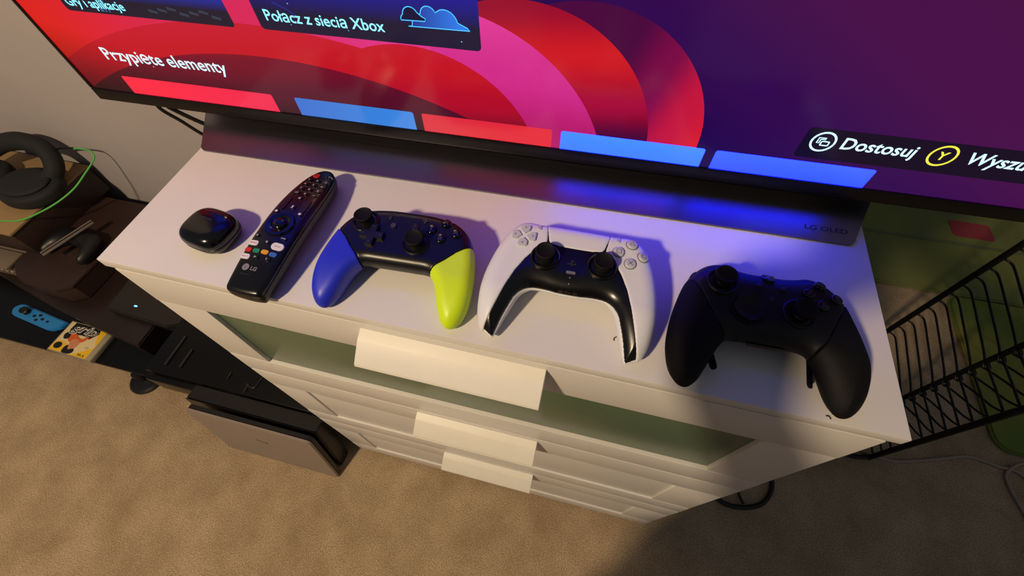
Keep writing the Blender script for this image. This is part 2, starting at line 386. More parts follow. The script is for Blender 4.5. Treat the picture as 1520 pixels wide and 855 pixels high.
def lit(name, rgb, s=1.0):
    return mat(name, (.01, .01, .01), .15, emit=rgb, estr=s)
def flat(name, poly, m, layer=1, parent=scr):
    bm = bmesh.new(); bm.faces.new([bm.verts.new((x, .0005-.00018*layer, y)) for x, y in poly])
    return bm_obj(name, bm, m, parent)
def grad(name, c0, c1, z0, z1, axis='Z', s=1.0):
    m = bpy.data.materials.new(name); m.use_nodes = True; nt = m.node_tree; b = nt.nodes['Principled BSDF']; b.inputs['Base Color'].default_value = (.01, .01, .01, 1); b.inputs['Roughness'].default_value = .15
    tc = nt.nodes.new('ShaderNodeTexCoord'); sp = nt.nodes.new('ShaderNodeSeparateXYZ'); nt.links.new(tc.outputs['Object'], sp.inputs[0])
    mr = nt.nodes.new('ShaderNodeMapRange'); mr.inputs[1].default_value = z0; mr.inputs[2].default_value = z1; nt.links.new(sp.outputs[axis], mr.inputs[0])
    mx = nt.nodes.new('ShaderNodeMix'); mx.data_type = 'RGBA'; mx.inputs[6].default_value = lin(c0)+(1,); mx.inputs[7].default_value = lin(c1)+(1,)
    nt.links.new(mr.outputs[0], mx.inputs[0]); nt.links.new(mx.outputs[2], b.inputs['Emission Color']); b.inputs['Emission Strength'].default_value = s
    return m
TXT = lit('screen_text', (.80, .95, 1), 1.3); TXTB = lit('screen_text_blue', (.55, .92, 1), 1.4)
g1 = grad('tile_red', (1, .13, .25), (.93, .10, .30), .06, .27, 'X'); g2 = grad('tile_blue', (.18, .43, .80), (.20, .52, .88), .29, .43, 'X')
g3 = grad('tile_red_dark', (.85, .12, .22), (.90, .13, .20), .44, .59, 'X'); g4 = grad('tile_sky', (.05, .150, 1), (.065, .175, 1), .016, .038, 'Z', 11); g5 = grad('tile_cobalt', (.03, .075, 1), (.045, .10, 1), .016, .038, 'Z', 15)
for a, b, g in ((.064, .2635, g1), (.2915, .4335, g2), (.443, .5865, g3), (.596, .741, g4), (.751, .8975, g5)):
    P = [(a, .0102), (b, .0102)]+[(b-.0025+.0025*math.cos(t), .0355+.0025*math.sin(t)) for t in np.linspace(0, 1.57, 5)]+[(a+.0025+.0025*math.cos(t), .0355+.0025*math.sin(t)) for t in np.linspace(1.57, 3.14, 5)]
    flat('menu_tile', [(x, max(y, .0155)) for x, y in P], g)
cgame = grad('game_card', (.03, .02, .10), (.10, .26, 1), .125, .20, 'Z', 2.0); cnet = grad('network_card', (.01, .01, .14), (.02, .08, .95), .13, .27, 'Z', 1.6)
flat('menu_card', rrect(.198, .150, .004, 4, .165, .186), cgame)
flat('menu_card', rrect(.2225, .150, .004, 4, .4053, .1873), cnet)
flat('menu_card', rrect(.2225, .150, .004, 4, .6423, .40), grad('upper_card', (.03, .02, .25), (.12, .08, 1), .3, .48, 'Z', 2.5))
flat('menu_card', rrect(.46, .28, .005, 4, .29, .43), grad('hero_card', (.03, .05, .28), (.12, .14, 1), .29, .50, 'Z', 2.8))
flat('menu_panel', rrect(.26, .0325, .004, 4, .949, .0590), lit('panel_dark', (.055, .02, .13), 1), 1)
for i in range(7):
    x = .17+.012*i; flat('card_streak', [(x, .118+.002*(i % 3)), (x+.010, .1165+.002*(i % 3)), (x+.0105, .119+.002*(i % 3)), (x+.001, .121+.002*(i % 3))], lit('card_grey', (.22, .25, .32), .8), 2)
for i, x in enumerate((.1105, .1125, .116, .120)): flat('card_streak', [(x, .1135), (x+.0007, .1135), (x+.0007, .122+.004*(i % 2)), (x, .124)], lit('card_cyan', (.35, .65, .9), .9), 2)
def stext(s, m, u0, u1, v, h=None, bold=0): return text('screen_text', s, m, scr, u1-u0, h, (u0, v), -.0003+.0000, frame=Matrix(((1, 0, 0, 0), (0, 0, 1, .0005-.0001), (0, 1, 0, 0), (0, 0, 0, 1))), bold=bold)
stext('Gry i aplikacje', TXTB, .072, .142, .1165, bold=.012)
stext('Połącz z siecią Xbox', TXTB, .304, .4255, .1215, bold=.01)
stext('Przypięte elementy', TXT, .0655, .2225, .0585, bold=.008)
stext('Dostosuj', TXT, .853, .914, .0565, bold=.015)
stext('Wyszukaj', TXT, .955, 1.022, .0565, bold=.015)
def sline(name, pts, wdt, m, layer=2, closed=False):
    P = [Vector((x, 0, y)) for x, y in pts]; bm = bmesh.new(); rows = []; N = len(P)
    for i, p in enumerate(P):
        a = P[(i-1) % N] if closed or i > 0 else p; b = P[(i+1) % N] if closed or i < N-1 else p
        t = (b-a).normalized(); nn = Vector((-t.z, 0, t.x))*wdt/2; y = .0005-.00018*layer
        rows.append((bm.verts.new((p.x+nn.x, y, p.z+nn.z)), bm.verts.new((p.x-nn.x, y, p.z-nn.z))))
    for i in range(N if closed else N-1):
        a = rows[i]; b = rows[(i+1) % N]; bm.faces.new((a[0], a[1], b[1], b[0]))
    return bm_obj(name, bm, m, scr)
def arc(cx, cy, r, a0, a1, n=16): return [(cx+r*math.cos(math.radians(a0+(a1-a0)*i/n)), cy+r*math.sin(math.radians(a0+(a1-a0)*i/n))) for i in range(n+1)]
# cloud icon
big = [(.4535, .1295), (.4545, .1335)]+arc(.4600, .1335, .0055, 180, 95, 5)[1:]+[(.4605, .1395)]+arc(.4705, .1400, .0072, 175, 20, 10)+arc(.4850, .1335, .0120, 105, 10, 8)+[(.5055, .1318), (.5075, .1296), (.4500, .1290)]
flat('cloud_icon', big, grad('cloud_fill', (.02, .08, .5), (.15, .50, .95), .45, .505, 'X'), 2)
sline('cloud_icon', big, .0008, lit('cloud_line', (.30, .75, 1), 1.2), 3, True)
sm_ = [(.4440, .1352), (.4450, .1375)]+arc(.4538, .1385, .0072, 175, 25, 9)+[(.4640, .1385), (.4675, .1368), (.4665, .1345), (.4440, .1340)]
flat('cloud_icon', sm_, lit('cloud_dark', (.01, .03, .22)), 4); sline('cloud_icon', sm_, .0008, lit('cloud_line', (.30, .75, 1), 1.2), 5, True)
sline('card_star_line', [(.318, .1385), (.330, .1335), (.338, .128)], .0004, lit('card_line', (.2, .25, .9), 1), 2)
for x, y in ((.334, .1385), (.4985, .1195)): flat('card_star', [(x-.0007, y), (x, y-.0007), (x+.0007, y), (x, y+.0007)], lit('star', (.5, .8, .8)), 2)
YEL = lit('button_yellow', (.95, .92, .30), 1.1)
sline('button_icon', arc(.8365, .0615, .0098, 0, 351, 40), .0018, TXT, 2, True)
sline('button_icon', [(.8315, .0655), (.8375, .0655), (.8375, .0640), (.8335, .0640), (.8335, .0600), (.8315, .0600)], .0011, TXT, 2, True)
sline('button_icon', rrect(.0065, .0042, .0005, 2, .8385, .0600), .0011, TXT, 3, True)
sline('button_icon', arc(.9355, .0615, .0102, 0, 351, 40), .0018, YEL, 2, True)
text('button_icon', 'Y', YEL, scr, None, .0085, (.9355, .0615), 0, bold=.02, align='C', frame=Matrix(((1, 0, 0, 0), (0, 0, 1, .0001), (0, 1, 0, 0), (0, 0, 0, 1))))
# stand: sloped brushed plate with rounded front corners, rear neck
def stand():
    bm = bmesh.new(); w0, w1 = .1465, .9125; y0, z0, y1, z1 = -.0350, -.0288, .048, -.0066
    P = []
    r = .008; fl = .026
    outline = [(w0-fl, 1)]+[(w0+r-r*math.cos(t), (r-r*math.sin(t))/.085) for t in np.linspace(0, 1.57, 6)]+[(w1-r+r*math.sin(t), (r-r*math.cos(t))/.085) for t in np.linspace(0, 1.57, 6)]+[(w1+fl, 1)]
    top = [bm.verts.new((x, y0+(y1-y0)*f, z0+(z1-z0)*f)) for x, f in outline]
    f = bm.faces.new(top); r_ = bmesh.ops.extrude_face_region(bm, geom=[f])
    for v in r_['geom']:
        if isinstance(v, bmesh.types.BMVert): v.co.z -= .0022
    return bm_obj('stand_plate', bm, M_BRUSH, tv, sm_angle=30)
sp_ = stand()
box('stand_base', (.17, .012, -.0309), (.89, .19, -.0289), M_TVB, tv, .0008)
box('stand_neck', (.20, .048, -.0290), (.86, .075, .02), M_TVB, tv, .002)
slope = math.atan2(.0222, .083)
text('engraved_logo', 'LG OLED', mat('engraved', (.10, .11, .16), .5), tv, .042, .0052, (0, 0), 0, bold=.012,
     frame=Matrix.Translation((.8625, -.0240, -.0257)) @ Matrix.Rotation(slope, 4, 'X') @ Matrix.Translation((0, 0, .0002)))
def cable(name, label, pts, r, m, cat='cable', group=None):
    return tag(tube(name, pts, r, m, sm=8, n=8), label, cat, group)
M_CAB = mat('black_cable_rubber', (.04, .04, .045), .5)
cable('power_cable', 'black cable hanging from the television behind the chest, the thicker upper one', [(.00, .27, .93), (-.075, .262, .895), (-.115, .255, .875), (-.106, .262, .850), (-.085, .285, .81), (-.055, .33, .76), (-.03, .44, .6), (-.02, .50, .3), (-.018, .52, .08)], .0032, M_CAB, group=None)
cable('signal_cable', 'thin black cable hanging from the television behind the chest, the straighter lower one', [(.04, .272, .935), (-.085, .258, .895), (-.128, .253, .868), (-.118, .262, .835), (-.103, .275, .795), (-.08, .32, .70), (-.065, .46, .5), (-.035, .53, .28), (-.028, .54, .08)], .0026, M_CAB)

# ------------------------------------------------------------------ game controllers
def ztop_base(X, Y, a=36, s=.13, drop=22):
    return np.where(Y > 35, a+(Y-35)*s, a-(np.clip(35-Y, 0, None)/50)**1.5*drop)
def zbot_base(X, Y, mid=15):
    grip = np.clip((np.abs(X)-34)/16, 0, 1); front = np.clip((30-Y)/30, 0, 1)
    b = mid-grip*7; b = b*(1-front*grip)+0*front
    return b-np.clip((Y-80)/20, 0, 1)*4
def stick(parent, F, G, x, y, h=13, rc=9.5, cap=M_RUB, ring=M_GLOSS, well=13, up=0, tilt=None, mcol=None):
    pq = G.place(F, x, y, 12)
    base = lathe('thumbstick', [(well*.001, -.004), (well*.001, .0004), ((well-1)*.001, .0014), ((well-2.2)*.001, .0010), ((well-3.4)*.001, -.001), (.006, -.0005), (.0055, .003)], ring, parent); put(base, pq, up)
    s = rc*.001; z = h*.001
    stem = lathe('stick_stem', [(.0085, -.001), (.0070, z*.45), (.0062, z-.003)], M_CHROME if mcol else M_BLACK, base)
    c = lathe('stick_cap', [(s*.55, z-.0048), (s*.95, z-.0040), (s*1.03, z-.0022), (s, z-.0004), (s*.90, z), (s*.80, z-.0006), (s*.55, z-.0014), (0, z-.0016)], cap, base)
    if mcol: lathe('stick_ring', [(.0075, z-.0062), (.0085, z-.0062), (.0085, z-.0045), (.0075, z-.0045)], mcol, base)
    return base
def symbol(parent, s, m, wdt=.0052, z=.0021):
    if s in 'ABXY+-':
        return text('button_symbol', s, m, parent, None, wdt if s != '-' else .0008, (0, 0), z, bold=.01, align='C')
    pts = {'tri': [(0, .0026), (-.0024, -.0016), (.0024, -.0016)], 'sq': [(-.002, -.002), (.002, -.002), (.002, .002), (-.002, .002)], 'o': [(.0023*math.cos(t), .0023*math.sin(t)) for t in np.linspace(0, 5.98, 18)]}
    def ring2(P, w_):
        bm = bmesh.new(); n = len(P); rows = []
        for x, y in P:
            l = math.hypot(x, y); rows.append((bm.verts.new((x*(1+w_/l), y*(1+w_/l), z)), bm.verts.new((x*(1-w_/l), y*(1-w_/l), z))))
        for i in range(n): bm.faces.new((rows[i][0], rows[(i+1) % n][0], rows[(i+1) % n][1], rows[i][1]))
        return bm_obj('button_symbol', bm, m, parent)
    if s == 'x':
        bm = bmesh.new()
        for a in (45, 135):
            c, d = math.cos(math.radians(a)), math.sin(math.radians(a)); L, w_ = .0030, .00032
            bm.faces.new([bm.verts.new((c*u-d*v, d*u+c*v, z+.00003*(a > 90))) for u, v in ((-L, -w_), (L, -w_), (L, w_), (-L, w_))])
        return bm_obj('button_symbol', bm, m, parent)
    return ring2(pts[s], .00032)
def button(parent, F, G, x, y, r, m, sym=None, symm=None, h=.002, name='face_button', up=0):
    o = lathe(name, [(r*1.0, -.002), (r, h-.0009), (r*.92, h-.0003), (r*.75, h), (0, h+.0001)], m, parent, n=28); put(o, G.place(F, x, y, 5), up)
    if sym: symbol(o, sym, symm, z=h+.00025)
    return o

def pad_pro():
    root = thing('game_controller', 'black game controller with a blue left grip and a lime right grip', 'game controller', (.3283, .0116, H), math.radians(2.74), 'game controllers in a row on the chest top')
    G = Grid((-88, -16, -3), (88, 112, 60), 1.1)
    half = [(0, 99), (22, 98.5), (42, 95), (54, 89), (63, 80), (69, 68), (73, 52), (75.5, 34), (76, 16), (73.5, 2), (68, -7), (61, -9.5), (54.5, -5), (49, 6), (44, 20), (38, 31), (31, 35.5), (16, 36)]
    P = catmull(half+[(0, 36)]+[(-x, y) for x, y in reversed(half[1:])], 6)
    d2 = polyd(P, G.X2, G.Y2)[:, :, None]
    zt = ztop_base(G.X2, G.Y2, 34, .07, 19)+np.exp(-((G.X2+41)**2+(G.Y2-73)**2)/260)*1.5
    zb = zbot_base(G.X2, G.Y2, 12)
    F = smax(d2, smax(G.Z-zt[:, :, None], zb[:, :, None]-G.Z, 5), 11.5)
    seam = [(68, 66.5), (56, 57), (47, 47), (39, 39.5), (34, 33), (32, 20), (32, -40), (120, -40), (120, 66)]
    gR = polyd(seam, G.X2, G.Y2)[:, :, None]; gL = polyd([(-x, y) for x, y in reversed(seam)], G.X2, G.Y2)[:, :, None]
    G.mesh(smax(F, -np.minimum(gR, gL)+.25, .6), 'body', M_SMOKE, root)
    a = G.mesh(smax(F-.5, gL+.2, .8), 'grip', M_BLUE, root); a['label'] = 'blue left grip'
    a = G.mesh(smax(F-.5, gR+.2, .8), 'grip', M_LIME, root); a['label'] = 'lime yellow right grip'
    stick(root, F, G, -41.5, 76, 10.5, 8.9, well=13.5, ring=M_SMOKE); stick(root, F, G, 15, 60, 10.5, 8.9, well=13.5, ring=M_SMOKE)
    arm, wd = .0115, .0036
    cr = [(wd, wd), (arm, wd), (arm, -wd), (wd, -wd), (wd, -arm), (-wd, -arm), (-wd, -wd), (-arm, -wd), (-arm, wd), (-wd, wd), (-wd, arm), (wd, arm)]
    o = prism('directional_pad', cr, -.003, .0026, M_BLACK, root, .0005); put(o, G.place(F, -29.5, 61, 8), .0012)
    for a in range(4):
        q = prism('arrow_mark', [(-.0009, .0082), (.0009, .0082), (0, .0098)], .0026, .0028, M_FAINT, o); q.rotation_euler.z = a*math.pi/2
    for (x, y), s in zip(((38, 87), (25.5, 78), (50.5, 77), (37, 69)), 'XYAB'): button(root, F, G, x, y, .0050, M_GLOSS, s, M_FAINT, .0024)
    for (x, y), s in zip(((-19, 85.5), (17, 86.5)), '-+'): button(root, F, G, x, y, .0026, M_BLACK, s, M_FAINT, .001, 'menu_button')
    o = prism('capture_button', rrect(.006, .006, .0008, 3), -.002, .0010, M_BLACK, root, .0003); put(o, G.place(F, -13, 76, 4))
    o = lathe('button_ring', [(.0022, 0), (.0026, 0), (.0026, .0013), (.0022, .0013)], M_FAINT, o)
    button(root, F, G, 9, 78, .0042, M_BLACK, None, None, .0012, 'home_button')
    for s in (-1, 1):
        GG = Grid((-75, 70, 0), (75, 112, 50), 1.2)
        X, Y, Z = GG.X*s, GG.Y, GG.Z
        f = np.sqrt(np.maximum(np.abs(X-46-(Z-26)*0)-13, 0)**2+np.maximum(np.abs(Y-(90-(X-40)*.35-np.maximum(X-50, 0)*.4))-.5, 0)**2+np.maximum(np.abs(Z-20)-5, 0)**2)-4.2
        GG.mesh(f, 'shoulder_button', M_SMOKE, root)
    return root
def pad_dual():
    root = thing('game_controller', 'white and black game controller with a wide white touch pad', 'game controller', (.4914, .0177, H), math.radians(.8), 'game controllers in a row on the chest top')
    G = Grid((-90, -18, -3), (90, 118, 64), 1.1)
    half = [(0, 104), (20, 104), (36, 103.5), (48, 104), (57, 101), (65, 92), (71.5, 78), (76, 62), (79, 44), (79.5, 26), (77.5, 8), (74, -3), (70, -8), (58.5, -14), (55.5, -9), (52, 3), (47.5, 16), (42.5, 28), (36, 34.5), (26, 36.5), (12, 35.5)]
    P = catmull(half+[(0, 35)]+[(-x, y) for x, y in reversed(half[1:])], 6)
    d2 = polyd(P, G.X2, G.Y2)[:, :, None]
    zt = ztop_base(G.X2, G.Y2, 36.5, .13, 21)
    for s in (-1, 1): zt = zt+np.exp(-((G.X2-26*s)**2+(G.Y2-61)**2)/230)*2.2
    zb = zbot_base(G.X2, G.Y2, 13)
    F = smax(d2, smax(G.Z-zt[:, :, None], zb[:, :, None]-G.Z, 5), 17)
    bl = np.clip((G.Y2-22)/24, 0, 1); zs = (zt-8.5-4.5*bl*bl*(3-2*bl))[:, :, None]
    zs = np.maximum(zs, 4.5)
    shellp = [(32, 140), (31, 105), (29.2, 96), (27.2, 81), (30, 75.5), (37, 69), (44, 59), (50.5, 46), (56, 30), (60.5, 15), (64.5, 2), (68, -8), (68, -40), (140, -40), (140, 140)]
    sR = polyd(shellp, G.X2, G.Y2)[:, :, None]; sL = polyd([(-x, y) for x, y in reversed(shellp)], G.X2, G.Y2)[:, :, None]
    tp = polyd([(30, 98), (26.0, 81.5), (24, 79), (16, 77.5), (-16, 77.5), (-24, 79), (-26.0, 81.5), (-30, 98), (-31, 130), (31, 130)], G.X2, G.Y2)[:, :, None]
    low = smax(F+.3, G.Z-zs, .8)
    G.mesh(low, 'back_shell', M_SHELL, root)
    mid = smax(smax(F+.35, zs-G.Z+.15, .8), -np.minimum(np.minimum(sR, sL), tp)-1.5, .8)
    o = G.mesh(mid, 'centre_panel', M_SATIN, root); o['label'] = 'glossy black centre panel and grip strips'
    G.mesh(smax(smax(F-.45, sR, .9), zs-G.Z-3, .8), 'side_shell', M_SHELL, root)
    G.mesh(smax(smax(F-.45, sL, .9), zs-G.Z-3, .8), 'side_shell', M_SHELL, root)
    G.mesh(smax(smax(F-.35, tp+.1, .8), zs-G.Z-2, .8), 'touch_pad', M_SHELL, root)
    stick(root, F, G, -26, 63, 11.5, 8.7, well=13.5, ring=M_SATIN); stick(root, F, G, 26, 63, 11.5, 8.7, well=13.5, ring=M_SATIN)
    # direction buttons: four pointed tiles round a centre
    for k in range(4):
        P_ = [(0, .0022), (.0042, .0058), (.0046, .0098), (.0036, .0112), (-.0036, .0112), (-.0046, .0098), (-.0042, .0058)]
        o = prism('direction_button', P_, -.002, .0020, M_BTN, root, .0005); pq = G.place(F, -49.5, 82, 9); put(o, pq, .0004)
        o.rotation_quaternion = pq[1] @ Vector((0, 1, 0)).rotation_difference(Vector((math.sin(k*math.pi/2), math.cos(k*math.pi/2), 0))) if k != 2 else pq[1] @ Matrix.Rotation(math.pi, 4, 'Z').to_quaternion()
        prism('arrow_mark', [(-.0011, .0078), (.0011, .0078), (0, .0095)], .0020, .0021, M_MARK, o)
    for (x, y), s in zip(((49.5, 91.5), (38.5, 81.5), (60.5, 81), (50, 71.5)), ('tri', 'sq', 'o', 'x')):
        o = button(root, F, G, x, y, .0051, M_BTN, s, M_MARK, .0026)
        lathe('button_gap', [(.0051, .0003), (.0058, .0003), (.0058, .0007), (.0051, .0007)], M_MARK, o, n=28)
    for x, y in ((-37, 94.5), (37, 94.5)):
        o = prism('menu_button', rrect(.0034, .0068, .0016, 5), -.001, .0014, M_BTN, root, .0003); put(o, G.place(F, x, y, 4))
    o = prism('mute_button', rrect(.0085, .0026, .0008, 4), -.001, .0008, M_MARK, root, .0002); put(o, G.place(F, -.5, 52.5, 5))
    # maker's symbol between the sticks: upright curl with a sloping S bar
    o = prism('home_button', [(-.0012, -.0028), (.0004, -.0033), (.0004, .0026), (.0022, .0020), (.0026, .0002), (.0012, -.0002), (.0012, .0008), (.0018, .0006), (.0034, .0012), (.0028, .0030), (.0004, .0040), (-.0012, .0040)], -.001, .0008, mat('dim_symbol', (.16, .16, .18)), root); put(o, G.place(F, -1, 62, 5)); o.scale = (.72, .72, 1)
    q = prism('symbol_bar', [(-.0062, -.0022), (-.0058, -.0030), (-.0030, -.0028), (-.0014, -.0020), (-.0014, -.0012), (-.0044, -.0022), (-.0046, -.0018), (-.0014, -.0002), (-.0014, .0006)], 0, .0008, mat('dim_symbol', (.16, .16, .18)), o)
    q = prism('symbol_bar', [(.0062, -.0006), (.0060, -.0014), (.0030, -.0026), (.0008, -.0030), (.0008, -.0022), (.0042, -.0010), (.0030, -.0006), (.0012, -.0010), (.0012, -.0004), (.0044, .0002)], 0, .0008, mat('dim_symbol', (.16, .16, .18)), o)
    for x, y in ((-.5, 47.5), (-.5, 42.5)):
        o = lathe('status_light', [(.0007, -.001), (.0007, .0004)], M_MARK, root, n=10); put(o, G.place(F, x, y, 3))
    for x, wd in ((-6.5, .0035), (0, .005), (6.5, .0035)):
        o = prism('front_port', rrect(wd*1.2, .0018, .0008, 3), -.001, .0006, mat('port_brass', (.25, .2, .17), .3, metal=.6), root); put(o, G.place(F, x, 37.5, 1.5))
    for s in (-1, 1):
        GG = Grid((-72, 76, 4), (72, 118, 56), 1.2); X, Y, Z = GG.X*s, GG.Y, GG.Z
        f = np.sqrt(np.maximum(np.abs(X-47)-9, 0)**2+np.maximum(np.abs(Y-98.5-np.abs(X-47)*-.1)-.5, 0)**2+np.maximum(np.abs(Z-29)-4, 0)**2)-3.8
        GG.mesh(f, 'shoulder_button', M_GLOSS, root)
        f = np.sqrt(np.maximum(np.abs(X-47)-8, 0)**2+np.maximum(np.abs(Y-99)-2, 0)**2+np.maximum(np.abs(Z-15)-6, 0)**2)-5
        GG.mesh(f, 'trigger', M_GLOSS, root)
    return root
def pad_black():
    root = thing('game_controller', 'all black game controller with a round dished direction pad', 'game controller', (.6612, .0118, H), math.radians(1.22), 'game controllers in a row on the chest top')
    G = Grid((-92, -20, -3), (92, 116, 66), 1.1)
    half = [(0, 101), (14, 101), (26, 103), (38, 106), (50, 102), (60, 92), (67, 79), (72.5, 62), (77, 44), (79.5, 25), (78, 8), (73.5, -4), (66.5, -12), (58.5, -13), (52, -7), (47, 3), (42, 14), (37, 24), (30, 30), (16, 31.5)]
    P = catmull(half+[(0, 31.5)]+[(-x, y) for x, y in reversed(half[1:])], 6)
    d2 = polyd(P, G.X2, G.Y2)[:, :, None]
    zt = ztop_base(G.X2, G.Y2, 39, .06, 21)-np.clip(G.Y2-80, 0, None)*.15
    zt = zt+np.exp(-((G.X2+40)**2+(G.Y2-79)**2)/300)*2+np.exp(-((G.X2-21)**2+(G.Y2-58)**2)/260)*1.5-np.exp(-((np.abs(G.X2)-62)**2+(G.Y2-8)**2)/500)*0
    zb = zbot_base(G.X2, G.Y2, 12)
    F = smax(d2, smax(G.Z-zt[:, :, None], zb[:, :, None]-G.Z, 5), 19)
    gp = [(66, 84), (56, 66), (48, 50), (42, 38), (36, 30), (32, 18), (32, -40), (140, -40), (140, 84)]
    gR = polyd(gp, G.X2, G.Y2)[:, :, None]; gL = polyd([(-x, y) for x, y in reversed(gp)], G.X2, G.Y2)[:, :, None]
    G.mesh(smax(F, -np.minimum(gR, gL)+.1, .6), 'body', M_MATTE, root)
    G.mesh(smax(F-.35, gL+.1, .8), 'grip', M_RUB, root); G.mesh(smax(F-.35, gR+.1, .8), 'grip', M_RUB, root)
    stick(root, F, G, -40, 77.5, 12, 9, well=13.5, mcol=M_CHROME, ring=M_MATTE); stick(root, F, G, 21.5, 58.5, 12, 9, well=13.5, mcol=M_CHROME, ring=M_MATTE)
    o = lathe('directional_pad', [(.0135, -.003), (.0135, .0022), (.0128, .0030), (.0115, .0028), (.0060, .0008), (0, .0004)], M_MATTE, root, n=8); put(o, G.place(F, -18, 57, 9))
    lathe('pad_ring', [(.0150, 0), (.0160, .0002), (.0160, .0008), (.0150, .0006)], M_MATTE, o)
    for (x, y), s in zip(((42, 91), (31, 80), (53, 79), (41, 70)), 'YXBA'): button(root, F, G, x, y, .0048, M_GLOSS, s, M_FAINT, .0026)
    for x, y in ((-9, 80.5), (11, 80.5)): button(root, F, G, x, y, .0024, M_BLACK, None, None, .001, 'menu_button')
    button(root, F, G, 1, 68, .0022, M_BLACK, None, None, .001, 'profile_button')
    o = lathe('home_button', [(.0062, -.003), (.0062, .0008), (.0055, .0012), (0, .0014)], mat('home_button_grey', (.12, .12, .14), .3), root); put(o, G.place(F, 1, 92, 4))
    # crossed arcs on the round button
    for sx in (-1, 1):
        pts = [(sx*.0040, .0032), (sx*.0010, .0010), (-sx*.0012, -.0016), (-sx*.0036, -.0036)]
        tube('symbol_arc', [(x, y, .0015) for x, y in pts], .0007, mat('dim_white', (.45, .47, .55), .4), o, sm=4, n=6)
    for s in (-1, 1):
        GG = Grid((-80, 66, 4), (80, 116, 56), 1.2); X, Y, Z = GG.X*s, GG.Y, GG.Z
        f = np.sqrt(np.maximum(np.abs(X-44)-15, 0)**2+np.maximum(np.abs(Y-(96-np.maximum(X-44, 0)*.55))-.5, 0)**2+np.maximum(np.abs(Z-25)-4, 0)**2)-4.4
        GG.mesh(f, 'shoulder_button', M_GLOSS, root)
        f = np.sqrt(np.maximum(np.abs(X-46)-8, 0)**2+np.maximum(np.abs(Y-94)-2, 0)**2+np.maximum(np.abs(Z-13)-6, 0)**2)-5
        GG.mesh(f, 'trigger', M_MATTE, root)
        o = prism('rear_paddle', rrect(.006, .030, .0028, 5), 0, .0022, mat('paddle_steel', (.10, .10, .11), .35, metal=.5), root, .0005)
        o.location = (s*.0395, .022, .011); o.rotation_euler = (math.radians(-8), s*math.radians(35), s*math.radians(-14))
    o = prism('port_cover', rrect(.030, .0030, .0012, 3), -.001, .0010, M_GLOSS, root); o.location = (0, .0318, .024); o.rotation_euler = (math.radians(75), 0, 0)
    return root
pad_pro(); pad_dual(); pad_black()

